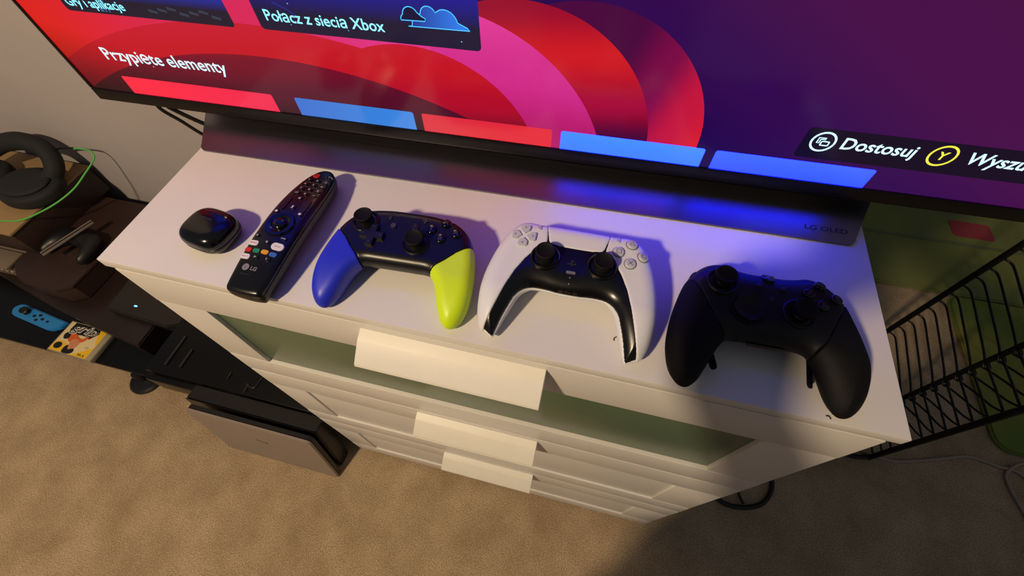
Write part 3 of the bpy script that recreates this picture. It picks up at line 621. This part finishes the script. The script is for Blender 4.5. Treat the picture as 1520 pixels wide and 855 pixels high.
# ------------------------------------------------------------------ remote control
def remote():
    root = thing('remote_control', 'long black television remote with coloured buttons, propped level beside the round case', 'remote control', (.1935, -.012, H), math.radians(-1.2))
    G = Grid((-28, -6, -3), (28, 182, 42), 1.0)
    half = [(0, 0), (14, .8), (19.0, 3.5), (20.6, 12), (21.8, 40), (22.4, 75), (22.2, 105), (20.6, 130), (17.6, 150), (12.5, 164), (6, 171), (0, 172.5)]
    P = catmull(half+[(-x, y) for x, y in reversed(half[1:-1])], 6)
    d2 = polyd(P, G.X2, G.Y2)[:, :, None]; v = np.clip(G.Y2/172, 0, 1)
    zt = 22.5+9.5*np.sin(np.pi*v)-1.5*v; zt = zt-(G.X2/22)**2*1.6; zb = np.clip(5+9.5*np.sin(np.pi*v)-6, 0, None)*.9+(G.X2/22)**2*3
    base = smax(d2, smax(G.Z-zt[:, :, None], zb[:, :, None]-G.Z, 4), 7)
    tilt = (d2+np.clip(12-G.Z, 0, 12)*.35)
    F = smax(base, tilt, 3)
    zs = (zt-6)[:, :, None]
    G.mesh(smax(F, G.Z-zs, .6), 'lower_shell', mat('dark_grey_plastic', (.12, .12, .13), .38), root)
    G.mesh(smax(F-.2, zs-G.Z+.2, .6), 'face_plate', M_SATIN, root)
    def at(x, y): return G.place(F, x, y, 3)
    T_ = lambda s, x, y, h, m=M_PRINT, w_=None, bold=.01: put(text('button_symbol', s, m, root, w_, h, (0, 0), .0004, align='C', bold=bold), at(x, y))
    def oval(x, y, w_, h_, m, s=None, sm=None, sh=.0018, nm='remote_button'):
        o = prism(nm, rrect(w_, h_, min(w_, h_)*.48, 5), -.001, .0008, m, root, .0002); put(o, at(x, y), .0002)
        if s: text('button_symbol', s, sm, o, None, sh, (0, 0), .0009, align='C', bold=.01)
        return o
    KEY = mat('remote_key', (.05, .05, .06), .3); RED = mat('remote_red', (.80, .16, .12), .45); WHT = mat('remote_white', (.88, .87, .88), .45)
    b = oval(-5, 157, .0080, .0062, RED, None); tube('power_mark', [(.0015*math.cos(t), .0015*math.sin(t), .001) for t in np.linspace(2.3, 7.1, 10)], .00022, mat('deep_red', (.25, .02, .02)), b, sm=0, n=5)
    o = oval(11, 158, .0070, .0040, KEY); tube('input_mark', [(-.0022, -.0008, .001), (-.0014, .0010, .001), (.0014, .0010, .001), (.0022, -.0008, .001)], .00022, M_PRINT, o, sm=0, n=5)
    n = 0
    for y in (148.5, 140.5, 132.5):
        for x in (-8.5, 1.5, 11.5): n += 1; oval(x, y, .0078, .0052, KEY, str(n), M_PRINT, .0026)
        prism('key_line', [(-.012, -.0002), (.013, -.0002), (.013, .0001), (-.012, .0001)], 0, .0005, M_FAINT, root).location = (0, 0, 0); put(COL.objects[-1], at(1.5, y-4))
    oval(-8.8, 124.8, .0078, .005, KEY, 'LIST', M_PRINT, .0016); oval(1.2, 124.8, .0078, .005, KEY, '0', M_PRINT, .0026); oval(11.2, 124.8, .0078, .005, KEY, '...', M_PRINT, .0006)
    oval(-11.5, 107, .0075, .020, KEY, None, nm='volume_rocker'); T_('+', -11.5, 112, .0022, M_FAINT); T_('-', -11.5, 101, .0005, M_FAINT)
    oval(11.5, 107, .0075, .020, KEY, None, nm='channel_rocker'); T_('^', 11.5, 112, .0012, M_FAINT); T_('v', 11.5, 101, .0012, M_FAINT)
    o = oval(0, 117, .0062, .0046, KEY); prism('mute_mark', [(-.0014, -.0006), (-.0006, -.0006), (.0006, -.0014), (.0006, .0014), (-.0006, .0006), (-.0014, .0006)], .0008, .001, M_PRINT, o)
    o = oval(0, 103.5, .0072, .0062, KEY); prism('microphone_mark', rrect(.0014, .0030, .0007, 4, 0, .0004), .0008, .001, M_PRINT, o); prism('microphone_mark', [(-.0013, -.0018), (.0013, -.0018), (.0013, -.0014), (-.0013, -.0014)], .0008, .001, M_PRINT, o)
    o = oval(-13.5, 94.5, .0062, .005, KEY); prism('home_mark', [(-.0015, -.0012), (.0015, -.0012), (.0015, .0004), (0, .0016), (-.0015, .0004)], .0008, .001, M_PRINT, o)
    o = oval(12.5, 96, .0066, .0055, KEY); lathe('gear_mark', [(.0006, .0009), (.0015, .0009), (.0015, .0011), (.0006, .0011)], M_PRINT, o, n=8)
    w_ = lathe('scroll_ring', [(.0150, -.003), (.0150, .0006), (.0142, .0016), (.0125, .0018), (.0085, .0006), (.0080, -.001)], M_GLOSS, root); put(w_, G.place(F, 0, 79, 8))
    lathe('scroll_wheel', [(.0068, -.002), (.0068, .0018), (.0058, .0030), (.0030, .0036), (0, .0036)], M_GLOSS, w_)
    for i in range(12):
        a = i*math.pi/6; q = prism('wheel_rib', [(-.0003, .0050), (.0003, .0050), (.0003, .0066), (-.0003, .0066)], .0020, .0031, KEY, w_); q.rotation_euler.z = a
    oval(-15, 61.5, .0056, .0046, KEY, '<', M_PRINT, .0020); oval(13, 63.5, .0080, .005, KEY, 'GUIDE', M_PRINT, .0012)
    R_ = mat('shortcut_red', (.72, .08, .12), .5); B_ = mat('shortcut_navy', (.12, .14, .2), .5)
    oval(-13.8, 52.5, .0110, .0056, WHT, 'NETFLIX', R_, .0015); oval(12.2, 53.5, .0128, .0080, WHT, 'prime video', B_, .0012); oval(-.8, 56, .0068, .0060, KEY, 'o', M_PRINT, .0020)
    for x, y, c in ((-15, 44.3, (.80, .14, .12)), (-6, 44.6, (.12, .52, .36)), (3.2, 45, (.88, .62, .14)), (12.2, 44.4, (.22, .42, .72))):
        oval(x, y, .0078, .0046, mat('key_%d' % int(c[0]*100), c, .4))
    oval(-14, 36.8, .0106, .0056, WHT, 'rakuten TV', R_, .0012); oval(-3.5, 38, .0075, .005, KEY, '>', M_PRINT, .0020); oval(8.5, 38.5, .0085, .0055, KEY, '||', M_PRINT, .0022)
    c = lathe('logo_disc', [(.0036, -.0005), (.0036, .0003), (0, .0003)], mat('logo_grey', (.50, .50, .53), .4), root, n=28); put(c, at(-7.6, 26.3))
    text('logo_lines', 'L', M_FAINT, c, None, .0026, (0, 0), .0004, align='C')
    T_('LG', 1.5, 26, .0042, mat('logo_grey', (.50, .50, .53)), bold=.03); T_('MAGIC REMOTE', -4.5, 19, .0009, M_FAINT, .0100)
    return root
remote()

# ------------------------------------------------------------------ earbud case
def buds():
    root = thing('earbud_case', 'small glossy black earbud case with rounded corners at the chest left', 'earbud case', (.1105, .055, H), math.radians(-8))
    G = Grid((-33, -31, -2), (33, 31, 34), .9)
    d2 = (np.abs(G.X2/26.8)**3.1+np.abs(G.Y2/24.2)**3.1)**(1/3.1); d2 = ((d2-1)*24)[:, :, None]
    rr = (np.abs(G.X2/26.8)**2.6+np.abs(G.Y2/24.2)**2.6)
    zt = 26.5-2.6*rr; zb = .4+.8*rr**2
    F = smax(d2, smax(G.Z-zt[:, :, None], zb[:, :, None]-G.Z, 3), 10)
    G.mesh(smax(F, 11.2-G.Z+0*F, .8), 'lid', M_GLOSS, root); G.mesh(smax(F, G.Z-10.8+0*F, .8), 'lower_shell', mat('earbud_grey', (.13, .13, .14), .32), root)
    G.mesh(smax(F+1.2, np.abs(G.Z-11.0)-1+0*F, .5), 'seam_band', M_BLACK, root)
    o = text('faint_logo', 'SAMSUNG', M_FAINT, root, .017, .0023, (0, 0), .0003, align='C'); put(o, G.place(F, -1, 5, 4))
    return root
buds()

# ------------------------------------------------------------------ left side: media bench and what stands on it
def rot_box(name, lo, hi, rz, m, parent=None, bev=.003):
    o = box(name, lo, hi, m, parent, bev); o.rotation_euler.z = rz; return o
bench = thing('media_bench', 'low black gloss media bench on round feet, left of the chest', 'bench', (0, 0, 0))
box('shelf', (-2.4, .0285, .055), (-.045, .555, .0712), M_BENCH, bench, .002)
for x, y in ((-.705, .03), (-1.6, .03), (-.705, .42), (-1.6, .42)):
    lathe('foot', [(.044, 0), (.046, .004), (.046, .010), (.040, .016), (.012, .018), (.012, .055)], M_BLACK, bench, loc=(x, y+.0, 0))
box('back_panel', (-2.4, .548, .0713), (-.045, .5549, .13), M_BENCH, bench, .001)
# dark brown gloss unit at an angle on the shelf
unit = prism('low_drawer_unit', [(-1.62, .262), (-1.25, .190), (-1.02, .140), (-.845, .112), (-.672, .088), (-.672, .54), (-1.62, .54)], .0715, .135, M_BROWN, bev=.004)
tag(unit, 'low dark brown glossy unit lying along the bench shelf behind the game case', 'unit')
carton = thing('brown_carton', 'dark brown carton carrying the old black controller, left of the chest', 'carton')
CP = [(-1.166, .250), (-1.160, .215), (-1.121, .185), (-1.075, .168), (-.965, .166), (-.925, .190), (-.912, .52), (-1.166, .52)]
prism('carton_body', [(x*.998-.002, y+.0025) for x, y in CP], .1355, .192, M_BROWN2, carton, bev=.003)
prism('carton_lid', CP, .1925, .200, M_BROWN2, carton, bev=.0015)
tan = thing('cardboard_box', 'tan cardboard box with the headphones on top, against the wall', 'box')
box('box_body', (-1.85, .266, .2003), (-1.107, .556, .2925), M_BROWN2, tan, .002)
box('box_top', (-1.852, .262, .2930), (-1.104, .560, .300), M_TAN, tan, .0015)
grey = thing('storage_tray', 'pale grey plastic tray with a row of small studs, beside the brown carton', 'tray', (0, 0, 0))
M_TRAY = mat('grey_tray', (.45, .40, .35), .5)
box('tray_body', (-1.80, .205, .1355), (-1.175, .54, .192), M_TRAY, grey, .005)
box('tray_rim', (-1.81, .196, .1925), (-1.172, .258, .2000), M_TRAY, grey, .002)
for i in range(9): lathe('stud', [(.0035, 0), (.0035, .002), (0, .003)], mat('pale_stud', (.75, .7, .62), .4), grey, loc=(-1.19-.020*i, .2045, .170), rot=(math.radians(90), 0, 0), n=10)
# old controller on the carton
def old_pad():
    root = thing('game_controller', 'old black game controller with a pale glossy strip across it, on the brown carton', 'game controller', (-1.010, .318, .2002), math.radians(-4))
    G = Grid((-150, -95, -3), (150, 95, 72), 3)
    half = [(0, 62), (40, 64), (75, 62), (102, 44), (116, 8), (120, -38), (112, -70), (96, -80), (82, -66), (68, -34), (46, -16), (20, -12)]
    P = catmull(half+[(0, -12)]+[(-x, y) for x, y in reversed(half[1:])], 5)
    P = np.array(P)*.72
    d2 = polyd(P, G.X2, G.Y2)[:, :, None]; zt = 44-.12*np.clip(-G.Y2, 0, None)+.02*G.Y2; zb = np.zeros_like(zt)
    F = smax(d2, smax(G.Z-zt[:, :, None], zb[:, :, None]-G.Z, 6), 26)
    G.mesh(F, 'body', M_BLACK, root)
    return root, G, F
op, G_, F_ = old_pad()
st = thing('plastic_strip', 'clear pale plastic strip lying across the old black controller', 'strip', (-1.006, .318, .2475), math.radians(70))
M_STRIP = mat('clear_grey_strip', (.50, .47, .45), .25)
box('strip_core', (-.073, -.0045, 0), (.073, .0045, .004), mat('dark_strip', (.20, .17, .17), .3), st, .0008)
for s in (-1, 1): box('strip_edge', (-.075, s*.0065-.0015, 0), (.075, s*.0065+.0015, .0055), M_STRIP, st, .0006)
# handheld controller half (light blue)
def joy():
    root = thing('controller_half', 'light blue controller half with a black thumb stick lying on the bench shelf', 'controller half', (-1.1025, .1095, .0715), math.radians(-6.8))
    bm_r = []
    h = .0205; L = .103
    P = [(L, h), (-L+.02, h)]+[(-L+.026-.026*math.sin(t)*1.0, h-.026+.026*math.cos(t)) for t in np.linspace(.2, 1.4, 6)]
    P = [(L, h), (-L+.022, h), (-L+.010, h-.004), (-L+.002, h-.013), (-L, 0), (-L+.003, -.010), (-L+.012, -h+.003), (-L+.026, -h), (L-.040, -h), (L-.022, -h+.004), (L-.009, -h+.014), (L-.002, -.000)]
    prism('body', P, 0, .014, mat('light_blue_plastic', (.16, .50, .78), .4), root, .003)
    lathe('thumbstick', [(.013, .013), (.013, .015), (.010, .016), (.009, .024), (.014, .025), (.015, .027), (.013, .0285), (0, .0275)], M_BLACK, root, loc=(-.046, .003, 0), sy=.75)
    for x, y in ((.006, .009), (-.011, .0005), (.0235, .001), (.006, -.008)):
        lathe('face_button', [(.0058, .013), (.0058, .0150), (.005, .0156), (0, .0158)], M_BLACK, root, loc=(x, y, 0), sy=.72, n=20)
    prism('capture_button', rrect(.008, .006, .001, 3), .013, .0155, M_BLACK, root).location = (.046, .0, 0)
    prism('minus_button', rrect(.007, .0016, .0005, 2), .013, .0150, M_BLACK, root).location = (-.070, .0135, 0)
joy()
def case():
    root = thing('game_case', 'yellow and cream game case with an upside down cover, on the bench shelf', 'game case', (-.985, .0275, .0715), math.radians(-1.2))
    Wc, Hc = .157, .0985
    box('case_body', (0, 0, 0), (Wc, Hc, .0145), mat('case_clear_plastic', (.55, .52, .45), .25), root, .0015)
    cov = prism('cover_sheet', [(.004, .003), (Wc-.020, .003), (Wc-.020, Hc-.003), (.004, Hc-.003)], .0145, .0149, mat('cover_cream', (.86, .78, .60), .4), root)
    ye = mat('cover_yellow', (.90, .72, .12), .4)
    def fl(nm, P, m, l=1): return prism(nm, P, .0149, .0149+.00012*l, m, cov)
    fl('cover_print', [(.004, .003), (.052, .003), (.052, .028), (.026, .036), (.004, .030)], ye); fl('cover_print', [(.080, .003), (.137, .003), (.137, .040), (.110, .020)], ye)
    fl('cover_print', [(.106, .0955), (.137, .0955), (.137, .040), (.125, .060)], ye)
    K = mat('cover_black', (.08, .08, .075), .4); OR = mat('cover_orange', (.80, .36, .14), .4); SK = mat('cover_tan', (.78, .52, .38), .4)
    fl('cover_print', [(.020, .0955), (.112, .0955), (.118, .080), (.100, .058), (.070, .064), (.030, .058), (.018, .072)], K, 2)
    fl('cover_print', catmull([(.032, .060), (.050, .064), (.076, .054), (.096, .066), (.090, .048), (.066, .036), (.040, .040)], 4), OR, 3)
    fl('cover_print', catmull([(.050, .042), (.066, .050), (.082, .040), (.078, .022), (.062, .016)], 4), SK, 4)
    fl('cover_print', catmull([(.046, .020), (.054, .028), (.062, .016), (.078, .022), (.084, .012), (.074, .004), (.050, .004)], 4), K, 5)
    fl('cover_print', catmull([(.014, .056), (.026, .068), (.034, .060), (.036, .046), (.022, .042)], 4), K, 3)
    WP = mat('cover_white', (.85, .83, .80), .4)
    t = text('cover_title', 'grip', WP, cov, .092, .036, (.020, .070), .0153, bold=.035, shear=.3)
    t = text('cover_title', 'grip', K, cov, .090, .0345, (.021, .0708), .0155, bold=-.005, shear=.3)
    lathe('cover_emblem', [(.0090, .0149), (.0135, .0149), (.0135, .0152), (.0090, .0152)], K, cov, loc=(.0225, .020, 0), sy=.8, n=14); lathe('cover_emblem', [(.0068, .0149), (.0068, .0154)], K, cov, loc=(.0225, .020, 0), sy=.8, n=20)
    text('cover_text', 'PA A', K, cov, .024, .007, (.104, .0065), .0152, bold=.03)
    for i in range(3): fl('cover_print', [(.108, .036-.0028*i), (.122, .036-.0028*i), (.122, .0368-.0028*i), (.108, .0368-.0028*i)], mat('cover_grey', (.5, .45, .36)), 1)
    for i, x in enumerate((Wc-.017, Wc-.011, Wc-.005)): box('spine_ridge', (x-.0012, .003, .0143), (x+.0012, Hc-.003, .0160), mat('spine_pale', (.74, .70, .58), .3), root, .0003)
case()
# black equipment box with ridged top next to the chest
kb = thing('equipment_case', 'black plastic equipment case with raised ridges, between bench and chest', 'case')
rot = math.radians(-3.4)
box('case_body', (-.535, .040, .0716), (-.030, .45, .192), M_BENCH, kb, .006)
box('case_lid', (-.540, .022, .1925), (-.026, .455, .202), M_BENCH, kb, .004)
lid = [c for c in kb.children if c.name.startswith('case_lid')][0] if kb.children else None
for x0, x1, y0, y1 in ((-.497, -.490, .045, .130), (-.455, -.448, .048, .100), (-.255, -.250, .012, .052), (-.315, -.311, .050, .068)):
    box('raised_ridge', (x0, max(y0, .028), .2018), (x1, max(y1, .05), .2055), mat('ridge_grey', (.13, .125, .12), .35), kb, .0012)
rg = tube('raised_ridge', [(-.26, .050, .2035), (-.235, .045, .2035), (-.228, .075, .2035), (-.215, .12, .2035)], .002, mat('ridge_grey', (.13, .125, .12)), kb)
box('front_ledge', (-.540, .004, .110), (-.385, .0285, .185), M_BENCH, kb, .005)
con = thing('games_console', 'flat dark glossy console with a small blue status light, behind the equipment case', 'console', (-.735, .19, .1355), math.radians(3))
prism('console_body', [(-.085, -.022), (.125, -.045), (.165, -.03), (.165, .16), (-.085, .16)], .0, .030, mat('console_grey', (.12, .105, .10), .28), con, bev=.004)
con.location.z = .1355
lt = lathe('status_light', [(.0055, 0), (.0055, .0012), (0, .0016)], mat('status_glow', (.1, .2, .3), .3, emit=(.45, .75, 1), estr=2.2), con, loc=(-.0, .0, .030), sy=.45, n=16)
# laptop and black sleeve
sl = thing('laptop_sleeve', 'black padded laptop sleeve standing behind the grey laptop', 'laptop sleeve', (0, -.0545, 0))
for nm, lo, hi, mm, bv in (('sleeve_body', (-.375, .0015, .001), (-.0215, .040, .222), M_BLACK, .008), ('sleeve_flap', (-.372, -.0008, .05), (-.0245, .0008, .224), M_BENCH, .0006)):
    o = box(nm, lo, hi, mm, sl, bv, 3); o.rotation_euler.x = -math.atan2(.036, .235)
lp = thing('laptop', 'closed grey metal laptop standing on edge on the carpet against the bench', 'laptop', (-.182, -.083, .0005))
a = math.atan2(.036, .235)
def lap_part(name, y0, y1, m, r=.012, w_=.328, h_=.236):
    bm = bmesh.new(); P = rrect(w_, h_, r, 5, 0, h_/2); A = [bm.verts.new((x, y0, z)) for x, z in P]; f = bm.faces.new(A)
    rr = bmesh.ops.extrude_face_region(bm, geom=[f])
    for v in rr['geom']:
        if isinstance(v, bmesh.types.BMVert): v.co.y = y1
    o = bm_obj(name, bm, m, lp, sm_angle=35); o.rotation_euler.x = -a; return o
ld = lap_part('lid', 0, .0055, M_LAP); lap_part('hinge_gap', .0056, .0070, M_BLACK, w_=.322, h_=.230); lap_part('base', .0071, .0165, M_BLACK)
tube('lid_logo', [(-.010, -.0004, .152), (.000, -.0004, .146), (.012, -.0004, .145), (.016, -.0004, .149), (.014, -.0004, .139)], .0008, mat('logo_brown', (.33, .28, .27), .4), ld, n=5)

# ------------------------------------------------------------------ headphones
def headphones():
    root = thing('headphones', 'large black padded headphones lying on the tan cardboard box', 'headphones', (-1.155, .425, .3005), 0)
    G = Grid((-250, -95, -4), (110, 110, 90), 3)
    X, Y, Z = G.X, G.Y, G.Z
    def cup(cx, cy, cz, rx, ry, hz, k=16):
        q = np.sqrt(((X-cx)/rx)**2+((Y-cy)/ry)**2); d = (q-1)*min(rx, ry); return smax(d, np.abs(Z-cz)-hz, k)
    G.mesh(cup(0, -6, 22, 96, 74, 21), 'ear_cup', M_FABRIC, root)
    G.mesh(cup(0, -6, 47, 78, 58, 7, 12), 'ear_cushion', M_FABRIC, root)
    G.mesh(cup(-172, 6, 22, 66, 62, 20), 'ear_cup', M_FABRIC, root)
    hb = tube('headband', [(-200, 20, 40), (-172, 45, 70), (-130, 66, 92), (-85, 82, 106), (-35, 95, 108), (12, 98, 94), (40, 82, 68), (50, 50, 42), (40, 15, 32)], lambda t: 27-9*abs(t-.45), M_FABRIC, root, sm=6, n=14)
    hb.data.transform(Matrix.Scale(.001, 4))
    return root
headphones()
M_GCAB = mat('green_cable', (.36, .74, .34), .45)
tag(tube('headphone_cable', [(-1.046, .544, .390), (-1.010, .546, .391), (-.983, .543, .390), (-.974, .528, .376), (-.985, .480, .356), (-1.000, .435, .338), (-1.028, .388, .324), (-1.066, .346, .3135), (-1.113, .316, .3028), (-1.166, .300, .3028), (-1.25, .285, .3028), (-1.35, .28, .3028)], .0024, M_GCAB, sm=8, n=8), 'thin bright green cable looping out in front of the headphones', 'cable')
tag(tube('jack_cable', [(-1.131, .531, .3755), (-1.11, .535, .3815), (-1.0965, .538, .3855), (-1.075, .541, .388), (-1.0475, .544, .390)], .0030, M_CAB, sm=8, n=8), 'short black cable end leaving the headphones towards the wall', 'cable')

# ------------------------------------------------------------------ right side: wire rack, mats, cords
rack = thing('wire_rack', 'tall black wire rack with bent horizontal wires, right of the chest', 'rack', (1.34, 0, 0))
PY = (.605, .417, .303)
for y, x, r in ((PY[0], -.004, .0062), (PY[1], 0, .0055), (PY[2], -.002, .0068)):
    tube('post', [(x, y, 0), (x, y, .4), (x, y, .86)], r, M_WIRE, rack, sm=2, n=8)
tube('base_rail', [(-.002, .303, .007), (-.05, .296, .007), (-.11, .31, .007), (-.16, .36, .007)], .006, M_WIRE, rack, sm=4, n=8)
rz = 0.02
def wire_a(z):
    return tube('wire', [(-.004, .607, z), (.008, .609, z), (.018, .600, z), (.019, .582, z), (.013, .53, z), (.006, .47, z), (-.001, .425, z), (-.008, .412, z), (-.005, .402, z-.004), (.006, .405, z-.004), (.004, .420, z-.002), (-.001, .41, z), (-.001, .36, z), (-.002, .300, z)], .0024, M_WIRE, rack, sm=4, n=6)
def wire_b(z):
    return tube('wire', [(.004, .420, z+.010), (.018, .405, z+.016), (.024, .375, z+.034), (.018, .338, z+.062), (.004, .303, z+.105)], .0022, M_WIRE, rack, sm=4, n=6)
A0 = wire_a(0); B0 = wire_b(0); A0.location.z = rz; B0.location.z = rz
for i in range(1, 25):
    for o in (A0, B0):
        c = o.copy(); COL.objects.link(c); c.location.z = rz+.0335*i
gm = thing('green_mat', 'large green textile mat on the carpet behind the wire rack', 'mat')
prism('mat_body', rrect(1.70, .95, .03, 5, 2.10, 1.38), 0, .016, M_GREEN, gm, bev=.005)
prism('mat_band', rrect(1.66, .012, .004, 3, 2.10, 1.13), .0162, .019, mat('green_band', (.40, .45, .32), .9), gm)
prism('mat_patch', rrect(.13, .075, .012, 4, 1.815, 1.205), .0162, .0185, M_RED, gm)['label'] = 'red patch'
gm2 = thing('green_rug', 'green rug with a rounded corner on the carpet under the wire rack side', 'rug')
prism('rug_body', rrect(1.3, .50, .045, 6, 2.312, .650), 0, .014, mat('green_rug_pile', (.40, .48, .20), .9, rgb2=(.55, .54, .24), nscale=4, bump=.5, bscale=120), gm2, bev=.005)
tag(tube('white_cord', [(1.25, .33, .004), (1.334, .315, .004), (1.391, .308, .004), (1.45, .322, .004), (1.52, .345, .004), (1.582, .366, .004), (1.62, .366, .004), (1.66, .358, .004), (1.70, .356, .004), (1.735, .325, .004), (1.80, .29, .004)], .0038, mat('off_white_cord', (.62, .56, .50), .6), sm=6), 'off white cord running over the carpet from behind the chest', 'cord')
tag(tube('loose_cord', [(1.80, .405, .005), (1.745, .385, .006), (1.705, .375, .011), (1.672, .345, .005), (1.668, .31, .005), (1.685, .24, .005), (1.70, .16, .005), (1.705, .10, .005)], .0038, mat('off_white_cord', (.62, .56, .50)), sm=6), 'off white cord crossing the other one and bending towards the viewer', 'cord')
tag(tube('floor_cable', [(.90, .20, .006), (.915, .155, .006), (.945, .108, .006), (.98, .096, .006), (1.025, .103, .006), (1.063, .125, .006), (1.085, .170, .006), (1.07, .225, .006), (1.0, .27, .006)], .0058, M_CAB, sm=6), 'black cable loop on the carpet at the chest right foot', 'cable')
tag(tube('floor_wire', [(1.01, .106, .012), (1.00, .125, .012), (.995, .15, .010), (1.0, .185, .005), (1.02, .25, .004)], .0035, M_CAB, sm=6), 'short black wire crossing inside the cable loop', 'cable')

# ------------------------------------------------------------------ the photographer, who throws the shadow on the right
def person():
    root = thing('person', 'person in dark clothes standing in front of the chest, holding a phone in both hands', 'person', (0, 0, 0))
    J = dict(pel=((.50, -.58, .96), .178), spine=((.51, -.59, 1.11), .165), chest=((.56, -.60, 1.27), .165), neck=((.59, -.585, 1.46), .058), head0=((.575, -.545, 1.545), .075), head1=((.56, -.50, 1.60), .088), head2=((.565, -.52, 1.67), .082),
             shl=((.455, -.585, 1.375), .064), ell=((.425, -.43, 1.115), .048), wrl=((.414, -.240, 1.200), .031), hal=((.414, -.212, 1.215), .026),
             shr=((.775, -.585, 1.375), .064), elr=((.83, -.42, 1.14), .048), wrr=((.625, -.235, 1.21), .031), har=((.598, -.212, 1.230), .026),
             hpl=((.40, -.58, .88), .110), knl=((.40, -.55, .49), .070), anl=((.41, -.60, .10), .044), tol=((.40, -.48, .045), .036),
             hpr=((.60, -.58, .88), .110), knr=((.62, -.55, .49), .070), anr=((.63, -.60, .10), .044), tor=((.64, -.48, .045), .036))
    Ed = [('pel', 'spine'), ('spine', 'chest'), ('chest', 'neck'), ('neck', 'head0'), ('head0', 'head1'), ('head1', 'head2'), ('chest', 'shl'), ('shl', 'ell'), ('ell', 'wrl'), ('wrl', 'hal'), ('chest', 'shr'), ('shr', 'elr'), ('elr', 'wrr'), ('wrr', 'har'), ('pel', 'hpl'), ('hpl', 'knl'), ('knl', 'anl'), ('anl', 'tol'), ('pel', 'hpr'), ('hpr', 'knr'), ('knr', 'anr'), ('anr', 'tor')]
    # one continuous surface: smooth union of tapered capsules
    G = Grid((.24, -.82, -.02), (.94, -.14, 1.80), .0125)
    F = np.full(G.n, 9.)
    for a, b in Ed:
        A, ra = np.array(J[a][0]), J[a][1]; B, rb = np.array(J[b][0]), J[b][1]; e = B-A
        t = np.clip(((G.X-A[0])*e[0]+(G.Y-A[1])*e[1]+(G.Z-A[2])*e[2])/(e@e), 0, 1)
        d = np.sqrt((G.X-A[0]-e[0]*t)**2+(G.Y-A[1]-e[1]*t)**2+(G.Z-A[2]-e[2]*t)**2)-(ra+(rb-ra)*t)
        F = smin(F, d, .03)
    body = G.mesh(F, 'body', M_JEAN, root, scale=1)
    body.data.materials.append(M_SKIN)
    for p in body.data.polygons:
        c = p.center
        if c.z > 1.475 or (c.y > -.26 and c.z > 1.1): p.material_index = 1
    GH = Grid((.42, -.68, 1.5), (.70, -.38, 1.82), .01)
    hd = np.sqrt((GH.X-.565)**2+(GH.Y+.53)**2+((GH.Z-1.655)*.95)**2)-.100; cut = (GH.Y+.50)*.8-(GH.Z-1.66)
    GH.mesh(smax(hd, cut, .02), 'hair', M_HAIR, root, scale=1)
    # fingers, thumbs, nose and ears
    for s, (wx, wy, wz) in ((-1, (.412, -.203, 1.224)), (1, (.596, -.210, 1.232))):
        for k in range(4):
            z = wz+.022-k*.014; L = (.044, .050, .047, .036)[k]
            tube('finger', [(wx, wy-.004, z-.01), (wx-s*.012, wy-.010+k*.001, z), (wx-s*(.012+L*.5), wy-.018, z+.003), (wx-s*(.012+L), wy-.020, z+.001)], lambda t: .0092-.0025*t, M_SKIN, root, sm=4, n=8)
        tube('thumb', [(wx, wy-.02, wz-.02), (wx-s*.010, wy-.035, wz-.004), (wx-s*.030, wy-.046, wz+.010)], lambda t: .011-.003*t, M_SKIN, root, sm=4, n=8)
    tube('nose', [(.558, -.418, 1.615), (.556, -.402, 1.592), (.557, -.408, 1.583)], lambda t: .008+.006*t, M_SKIN, root, sm=3, n=8)
    for s in (-1, 1): lathe('ear', [(.012, 0), (.026, .004), (.022, .010), (.010, .008)], M_SKIN, root, loc=(.565+s*.078, -.52, 1.61), rot=(0, s*math.pi/2, 0), n=16, sx=1.2)
    return root
person()
ph = thing('phone', 'dark phone held in both hands over the chest', 'phone', (0, 0, 0))
pb = box('phone_body', (-.082, -.039, .006), (.082, .039, .0145), M_GLOSS, ph, .003)
ps = box('phone_screen', (-.078, -.036, .0144), (.078, .036, .0149), mat('phone_glass', (.05, .05, .06), .08), ph, 0)
ph.matrix_world = cam.matrix_world @ Matrix.Translation((.010, -.012, 0))
